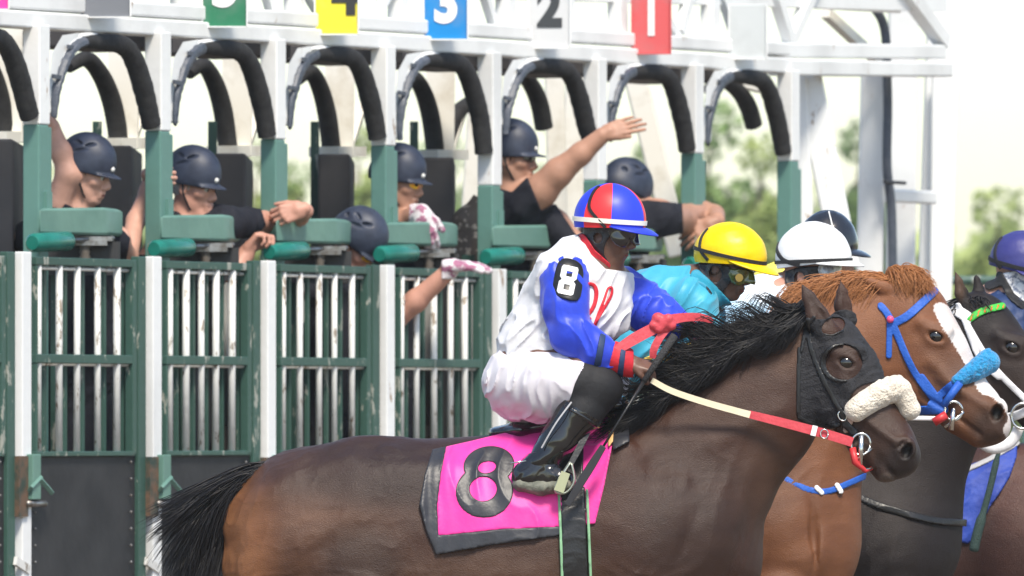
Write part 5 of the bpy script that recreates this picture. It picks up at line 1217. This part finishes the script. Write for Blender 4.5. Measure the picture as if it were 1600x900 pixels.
let = union(line([(914, 463), (914, 452), (919, 444), (928, 446), (932, 458), (928, 478), (918, 492), (906, 500)], [2.6, 2.8, 2.6, 3, 3.4, 3.2, 3.2, 2.6], 4), line([(906, 500), (914, 494), (922, 498)], 2.4, 3), line([(924, 524), (934, 494), (944, 468), (950, 451), (956, 450), (955, 462), (945, 480), (933, 500), (926, 522)], [2.2, 2.4, 2, 1.8, 2, 2.2, 2.4, 2.6, 2.2], 4))
shell('chest_letters', Tj, let, 9.5, (895, 970, 435, 535, -130, 0), 1.2, redk, j1, near=-25, fold=TF)
# head gear
seg = [(10, 78, 1), (78, 124, 0), (124, 200, 1), (200, 270, 0), (270, 330, 1)]
def seam(a):
    for lo, hi, v in seg:
        if lo <= a < hi: return v
    return 0
hM = frame(14, 4)
bl = [([(-180 + 10 * i, -2) for i in range(37)], 3.6, creamband, 'cap_band'), ([(128, 62), (122, 40), (116, 18), (100, 2), (84, -12)], 2.4, M['strap'], 'cap_strap')]
jockey_helmet('helmet', Y1, (953, 343, -50), hM, 57, 49, 57, j1, [redcap, bluecap], seam, 22, bl, low=-10, brimmat=bluecap, back=-16)
hdb = (900, 1015, 335, 440, -125, 30)
shell('ear_guard', NK, minus(poly([(912, 350), (952, 350), (955, 364), (946, 380), (944, 398), (955, 414), (942, 416), (926, 396), (914, 376)], 2), oval(934, 372, 7, 8)), 5, hdb, 1.5, mat('black_harness', (.02, .02, .024), .45, bump=.3, bscale=60), j1, sm=1)
features(NK, hc, fM, .90, j1, M['brownhair'], eyes=False, hair=False)
gz = shell('goggles', NK, poly([(953, 352), (1000, 354), (1008, 364), (1004, 380), (994, 384), (986, 378), (976, 387), (962, 383), (953, 370)], 2), 6.5, hdb, 1.4, M['lens'], j1, sm=1)
shell('goggle_strap', NK, line([(915, 350), (935, 352), (956, 358)], 4), 6.4, hdb, 1.5, M['strap'], gz)

def back_jockey(Y0, hc, fM, k, skin_, nk, torso, arms, label, hel, silk, name_extra=None, clothes='silks', fsz=3):
    S = Sdf(Y0); T = Sdf(Y0); head(S, hc, fM, k, nk)
    for ch in torso: S.chain(ch, 26, .9); T.chain(ch, 26, .9)
    for ch in arms: S.chain(ch, 12); T.chain(ch, 12)
    e = arms[-1][-1]; hand(S, (e[0], e[1], e[2]), (1, .3, 0), (0, .9, .4), 58, .9, thumb=.4)
    t = thing('person', tuple(PT(torso[0][0][0], torso[0][0][1] + 60, 0, Y0)), label, 'jockey', JG)
    whole('body', S, bnds(S), 1.7, skin_, t); features(S, hc, fM, k, t, M['brownhair'], eyes=False, hair=False)
    shell(clothes, T, lambda X, Y: np.full((len(X), len(Y)), -50.0), 4, bnds(T, 12), 2.2, silk, t, fold=folds(20, fsz + 1.5, .7, .8, hc[0]), sm=1)
    return t, S, T
teal = mat('teal_silk', (.04, .35, .50), .5, (.02, .26, .42), 6, bump=.2, bscale=24, sheen=.2)
tl = lambda pts, w, m, n: (pts, w, m, n)
t, S, T = back_jockey(36.1, (1134, 414, -14), frame(24, 18), .92, M['skin_dark'], (1092, 448, -4, 30), [[(940, 590, 0, 56), (985, 530, 0, 74), (1040, 488, 0, 68), (1080, 462, 0, 42)]],
    [[(1080, 475, -50, 36), (1090, 530, -66, 28), (1150, 565, -60, 20)], [(1090, 470, 30, 32), (1110, 530, 40, 26), (1160, 560, 36, 18)]], 'jockey in turquoise silks with a yellow cap behind the red and blue capped jockey', None, teal)
hM = frame(16, 10)
jockey_helmet('helmet', 36.1, (1141, 398, -14), hM, 58, 49, 51, t, [yel], None, 24, [([(-180 + 10 * i, -1 - 3 * math.cos(R(-180 + 10 * i))) for i in range(37)], 2.8, M['strap'], 'cap_band'), ([(150, 42), (142, 22), (132, 2), (112, -14)], 2.4, M['strap'], 'cap_strap')], low=-8, back=-24)
bx = (1080, 1200, 385, 500, -90, 50)
shell('ear_guard', S, minus(poly([(1092, 412), (1140, 416), (1142, 440), (1128, 460), (1140, 484), (1124, 486), (1104, 450)], 2), oval(1118, 428, 10, 13)), 5, bx, 1.5, bpy.data.materials['black_harness'], t, sm=1)
gz = shell('goggles', S, poly([(1140, 420), (1180, 424), (1188, 436), (1182, 446), (1166, 442), (1154, 447), (1142, 440)], 2), 6, bx, 1.4, mat('green_tinted_lens', (.03, .06, .02), .08, (.10, .13, .03), 40, coat=1), t, sm=1)
b = MB(); c0 = PT(1153, 434, -66, 36.1); b.tube([c0, c0 + Vector((.004, -.02, 0))], .014, 14); b.build('goggle_vent', mat('brass', (.35, .24, .08), .3, metal=1), gz, smooth=True, autosm=40)
shell('collar', S, line([(1088, 430), (1112, 452), (1135, 478)], 9), 5.5, (1065, 1165, 410, 500, -70, 50), 1.8, mat('turquoise_collar', (.02, .25, .38), .5), t)
sash = poly([(1005, 560), (1040, 545), (1120, 520), (1140, 540), (1110, 575), (1000, 600)])
shell('sash', T, sash, 7, (995, 1150, 510, 610, -110, 0), 2.2, mat('ochre_sash', (.60, .40, .06), .6, bump=.3), t, near=-10)

pale = mat('pale_blue_silk', (.38, .60, .78), .45, (.74, .78, .82), 2.6, bump=.2, bscale=24, contrast=(.45, .55))
t, S, T = back_jockey(37.1, (1266, 428, -8), frame(20, 14), .93, M['skin_ruddy'], (1222, 462, 0, 30), [[(1100, 590, 0, 54), (1140, 535, 0, 70), (1182, 498, 0, 62), (1215, 474, 0, 40)]],
    [[(1215, 490, -44, 32), (1250, 545, -60, 26), (1310, 570, -55, 18)], [(1220, 490, 30, 30), (1250, 540, 40, 24), (1310, 570, 36, 18)]], 'jockey in pale blue and white silks with a white cap behind the chestnut horse\'s mane', None, pale)
jockey_helmet('helmet', 37.1, (1271, 404, -8), frame(14, -4), 60, 50, 58, t, [whc], None, 20, [([(-180 + 10 * i, -4 - 2 * math.cos(R(-180 + 10 * i))) for i in range(37)], 2.8, M['strap'], 'cap_band'), ([(172, 28), (150, 14), (128, 0), (100, -10)], 3.2, M['strap'], 'cap_strap')], low=-8, back=-12)
bx = (1210, 1340, 395, 500, -90, 50)
shell('ear_guard', S, minus(poly([(1226, 424), (1280, 416), (1284, 440), (1262, 462), (1272, 492), (1254, 494), (1236, 460)], 2), oval(1249, 436, 8, 11)), 5, bx, 1.6, bpy.data.materials['black_harness'], t, sm=1)
shell('goggles', S, poly([(1280, 410), (1322, 412), (1328, 424), (1316, 438), (1284, 436)], 2), 9, bx, 1.5, mat('clear_lens', (.45, .47, .50), .08, (.15, .15, .17), 60, coat=1), t, sm=1)

t, S, T = back_jockey(38.2, (1292, 402, 0), frame(16, 10), .92, M['skin_tan'], (1258, 436, 0, 28), [[(1140, 580, 0, 54), (1180, 520, 0, 66), (1226, 470, 0, 54), (1248, 446, 0, 38)]],
    [[(1240, 470, -40, 30), (1270, 520, -55, 24), (1330, 550, -50, 18)]], 'jockey in a glossy black helmet half hidden behind the white capped jockey', None, mat('lemon_silk', (.75, .66, .10), .5, bump=.2))
jockey_helmet('helmet', 38.2, (1293, 383, 0), frame(18, 2), 48, 46, 55, t, [mat('glossy_black_helmet', (.012, .013, .018), .22, coat=.6)], None, 22, [([(60, -6), (62, 20), (66, 45), (72, 70)], .9, M['whitebar'], 'helmet_piping')], low=-6, back=-12)

t, S, T = back_jockey(38.2, (1592, 432, 0), frame(30, 22), .95, M['skin_pale'], (1560, 470, 8, 30), [[(1560, 600, 6, 54), (1556, 540, 6, 60), (1566, 496, 6, 50)]],
    [[(1570, 500, -44, 34), (1590, 560, -60, 28), (1650, 590, -55, 20)], [(1570, 500, 40, 30), (1600, 560, 50, 24), (1650, 590, 46, 18)]], 'jockey in navy with a purple cap and pale face bandana at the right edge', None, mat('navy_silk', (.018, .04, .12), .55, (.012, .028, .09), 6, bump=.3))
jockey_helmet('helmet', 38.2, (1596, 412, 0), frame(24, 14), 52, 46, 52, t, [mat('purple_cap_cover', (.035, .036, .17), .42, bump=.25, bscale=30)], None, 22, [([(-180 + 10 * i, -3) for i in range(37)], 3, M['strap'], 'cap_band'), ([(150, 40), (135, 18), (120, 0), (105, -12)], 3, M['strap'], 'cap_strap')], low=-8, back=-14)
shell('bandana', S, poly([(1560, 428), (1600, 420), (1640, 430), (1640, 470), (1600, 480), (1572, 462)]), 4, (1540, 1650, 400, 490, -90, 60), 1.6, mat('patterned_bandana', (.62, .64, .68), .7, (.15, .18, .26), 60, contrast=(.5, .6)), t)
shell('chin_harness', S, union(line([(1562, 430), (1580, 462), (1600, 478)], 6), line([(1545, 446), (1562, 440)], 7)), 6, (1535, 1650, 400, 490, -90, 60), 1.6, M['strap'], t)

# ------------------------------------------------------------------ saddle, cloth, whip and reins of the dark bay
cl = thing('saddle_cloth', tuple(PT(800, 700, 0, Y1)), 'bright pink saddle cloth with a black number 8 on the dark bay horse', 'saddle cloth')
pinkm = mat('pink_nylon', (.85, .035, .32), .5, (.74, .03, .28), 7, bump=.25, bscale=22, sheen=.2); bord = mat('charcoal_nylon', (.020, .021, .026), .42, (.032, .033, .04), 8, bump=.3, bscale=24)
CB = (640, 985, 620, 885, -170, 170)
fcl = folds(30, 4.6, .95, .25, 2.0)
outer = poly([(676, 702), (700, 697), (740, 688), (780, 678), (860, 662), (965, 636), (958, 690), (944, 760), (930, 818), (905, 822), (868, 838), (780, 850), (681, 867), (666, 830), (655, 788), (664, 740)])
inner = poly([(697, 695), (740, 684), (780, 674), (860, 658), (972, 630), (966, 690), (950, 770), (936, 824), (868, 824), (780, 828), (684, 838), (682, 790), (688, 740)])
base_ = shell('border', H if False else S1, minus(outer, lambda X, Y: inner(X, Y) + 1.5), 8, CB, 2.0, bord, cl, fold=fcl, sm=1)
shell('pink_panel', S1, lambda X, Y: np.maximum(inner(X, Y), outer(X, Y)), 7, CB, 2.0, pinkm, cl, fold=fcl, sm=1)
e8 = minus(union(oval(764, 727, 40, 30, -8), oval(757, 768, 45, 41, -8)), oval(761, 730, 14, 9, -12), oval(755, 764, 21, 19, -5))
shell('digit', S1, e8, 9.2, (700, 812, 690, 812, -165, -60), 1.4, bord, cl, fold=fcl, near=-55, sm=1)
sadl = thing('saddle', tuple(PT(880, 680, 0, Y1)), 'small black racing saddle with a wide black girth edged in pale green', 'saddle')
fe = mat('tan_felt', (.62, .38, .16), .8)
ss = Sdf(Y1); ss.chain([(772, 676, 0, 9), (810, 672, 0, 13), (870, 662, 0, 16), (930, 640, 0, 18), (968, 632, 0, 16)], 14, 3.6); whole('seat', ss, bnds(ss, 60), 2.5, patent, sadl)
shell('flap', S1, poly([(872, 700), (895, 670), (922, 645), (932, 652), (912, 700), (908, 765), (868, 770), (868, 735)], 2), 11, (850, 1000, 630, 790, -170, 170), 2.0, tackm, sadl, sm=1)
shell('pad', S1, poly([(952, 640), (980, 636), (984, 690), (958, 704)]), 9, (930, 1000, 620, 715, -150, 150), 2, bord, sadl)
shell('felt_edge', S1, poly([(950, 640), (962, 636), (958, 690), (950, 700)]), 10.5, (930, 1000, 620, 715, -150, 150), 1.8, fe, sadl)
shell('girth', S1, poly([(876, 760), (914, 760), (924, 1080), (880, 1080)]), 11, (855, 945, 750, 1075, -170, 170), 2.4, tackm, sadl, fold=folds(16, 1, .2, 1, 1))
shell('girth_edge', S1, union(line([(873, 768), (876, 830), (884, 1080)], 2.2), line([(917, 766), (920, 830), (930, 1080)], 2.2)), 12.5, (855, 945, 760, 1070, -170, 170), 1.8, mat('pale_green_elastic', (.22, .42, .24), .7), sadl)
b = rib([(925, 660, -118, 5), (905, 700, -132, 5), (890, 728, -142, 4)], Y1, 3); b.build('stirrup_leather', tackm, sadl)
b = MB(); b.tube([PT(*p, Y1) for p in spline([(891, 722, -146), (872, 752, -152), (868, 768, -152), (884, 770, -150), (897, 752, -148), (893, 724, -146)], 5)], .0045, 8, flat=2.2); st = b.build('stirrup', mat('dull_aluminium', (.42, .45, .38), .35, metal=.7), sadl, smooth=True)
b = rib([(884, 738, -156, 7), (873, 768, -157, 8)], Y1, 3); b.build('stirrup_plate', mat('khaki_plate', (.36, .38, .24), .5), st)
b = MB(); b.tube([PT(797, 724, -150, Y1), PT(822, 720, -150, Y1)], .0025, 8); b.build('spur', bpy.data.materials['bright_steel'], boot, smooth=True)
wp = thing('whip', tuple(PT(970, 660, -125, Y1)), 'black riding whip held in the near hand of the red and blue capped jockey', 'whip')
b = MB(); b.tube([PT(*p, Y1) for p in ((1054, 524, -108), (1030, 560, -118), (1006, 596, -128))], [.014, .012, .010], 10); b.build('handle', mat('worn_grip', (.03, .03, .032), .7, bump=.8, bscale=200), wp, smooth=True)
b = MB(); b.tube([PT(*p, Y1) for p in ((1006, 596, -128), (975, 645, -142), (940, 702, -158))], [.007, .0045, .0045], 8); b.build('shaft', tackm, wp, smooth=True)
b = rib([(943, 697, -158, 5), (925, 726, -160, 6.5), (905, 758, -162, 6.5), (886, 790, -163, 5)], Y1, 5); b.build('popper', mat('matt_rubber', (.02, .02, .024), .5), wp, bevel=.002)
rn = thing('reins', tuple(PT(1050, 560, -90, Y1)), 'cream and red reins of the dark bay horse with a red knotted loop', 'reins')
b = rib([(1018, 594, -112, 4.5), (1050, 611, -108, 4.8), (1100, 628, -98, 5), (1150, 642, -90, 5.2), (1172, 648, -88, 5.5)], Y1, 3); b.build('rein', mat('cream_leather', (.74, .66, .48), .5, bump=.2), rn)
redl = mat('red_leather', (.62, .07, .09), .5, (.5, .05, .07), 14, bump=.3, bscale=60)
b = rib([(1170, 647, -88, 6), (1230, 662, -84, 7), (1290, 678, -84, 7.5), (1332, 691, -84, 7.5)], Y1, 3); b.build('rein_grip', redl, rn)
b = rib([(1268, 672, -90, 8), (1276, 674, -90, 8)], Y1, 3); b.build('keeper', bpy.data.materials['white_vinyl'], rn)
b = MB(); ring(b, 1288, 678, -89, 6, 7, 1.2, Y1); b.build('rein_buckle', bpy.data.materials['bright_steel'], rn, smooth=True)
b = rib([(962, 548, -120, 7), (990, 530, -112, 9), (1018, 515, -104, 9), (1034, 508, -100, 9)], Y1, 3); b.add([], []); b.build('loop', redl, rn)
b = rib([(1036, 502, -98, 9), (1068, 496, -70, 7), (1096, 496, -50, 6), (1114, 502, -40, 4)], Y1, 3); b.build('loop', redl, rn)
b = rib([(1044, 512, -100, 6), (1032, 526, -104, 6), (1022, 545, -104, 6), (1020, 560, -100, 5)], Y1, 3); b.build('loop_end', redl, rn)
kn = Sdf(Y1); kn.cap((1028, 498, -102, 10), (1048, 508, -102, 9), 3); kn.cap((1030, 514, -104, 8), (1044, 498, -106, 8), 3); kn.cap((1022, 508, -104, 8), (1040, 514, -100, 7), 3); whole('knot', kn, bnds(kn), 1.5, redl, rn, sm=1)
# ------------------------------------------------------------------ hazy air
hb = MB(); hb.box((0, 160, 20), (XA, YA, UP), (200, 180, 22))
hm = bpy.data.materials.new('haze_air'); hm.use_nodes = True; hn = hm.node_tree; hn.nodes.remove(hn.nodes['Principled BSDF'])
pv = hn.nodes.new('ShaderNodeVolumePrincipled'); pv.inputs['Color'].default_value = (.94, .95, .96, 1); pv.inputs['Density'].default_value = .0004; pv.inputs['Anisotropy'].default_value = .2
hn.links.new(pv.outputs[0], hn.nodes['Material Output'].inputs['Volume'])
tag(hb.build('haze', hm), kind='stuff')
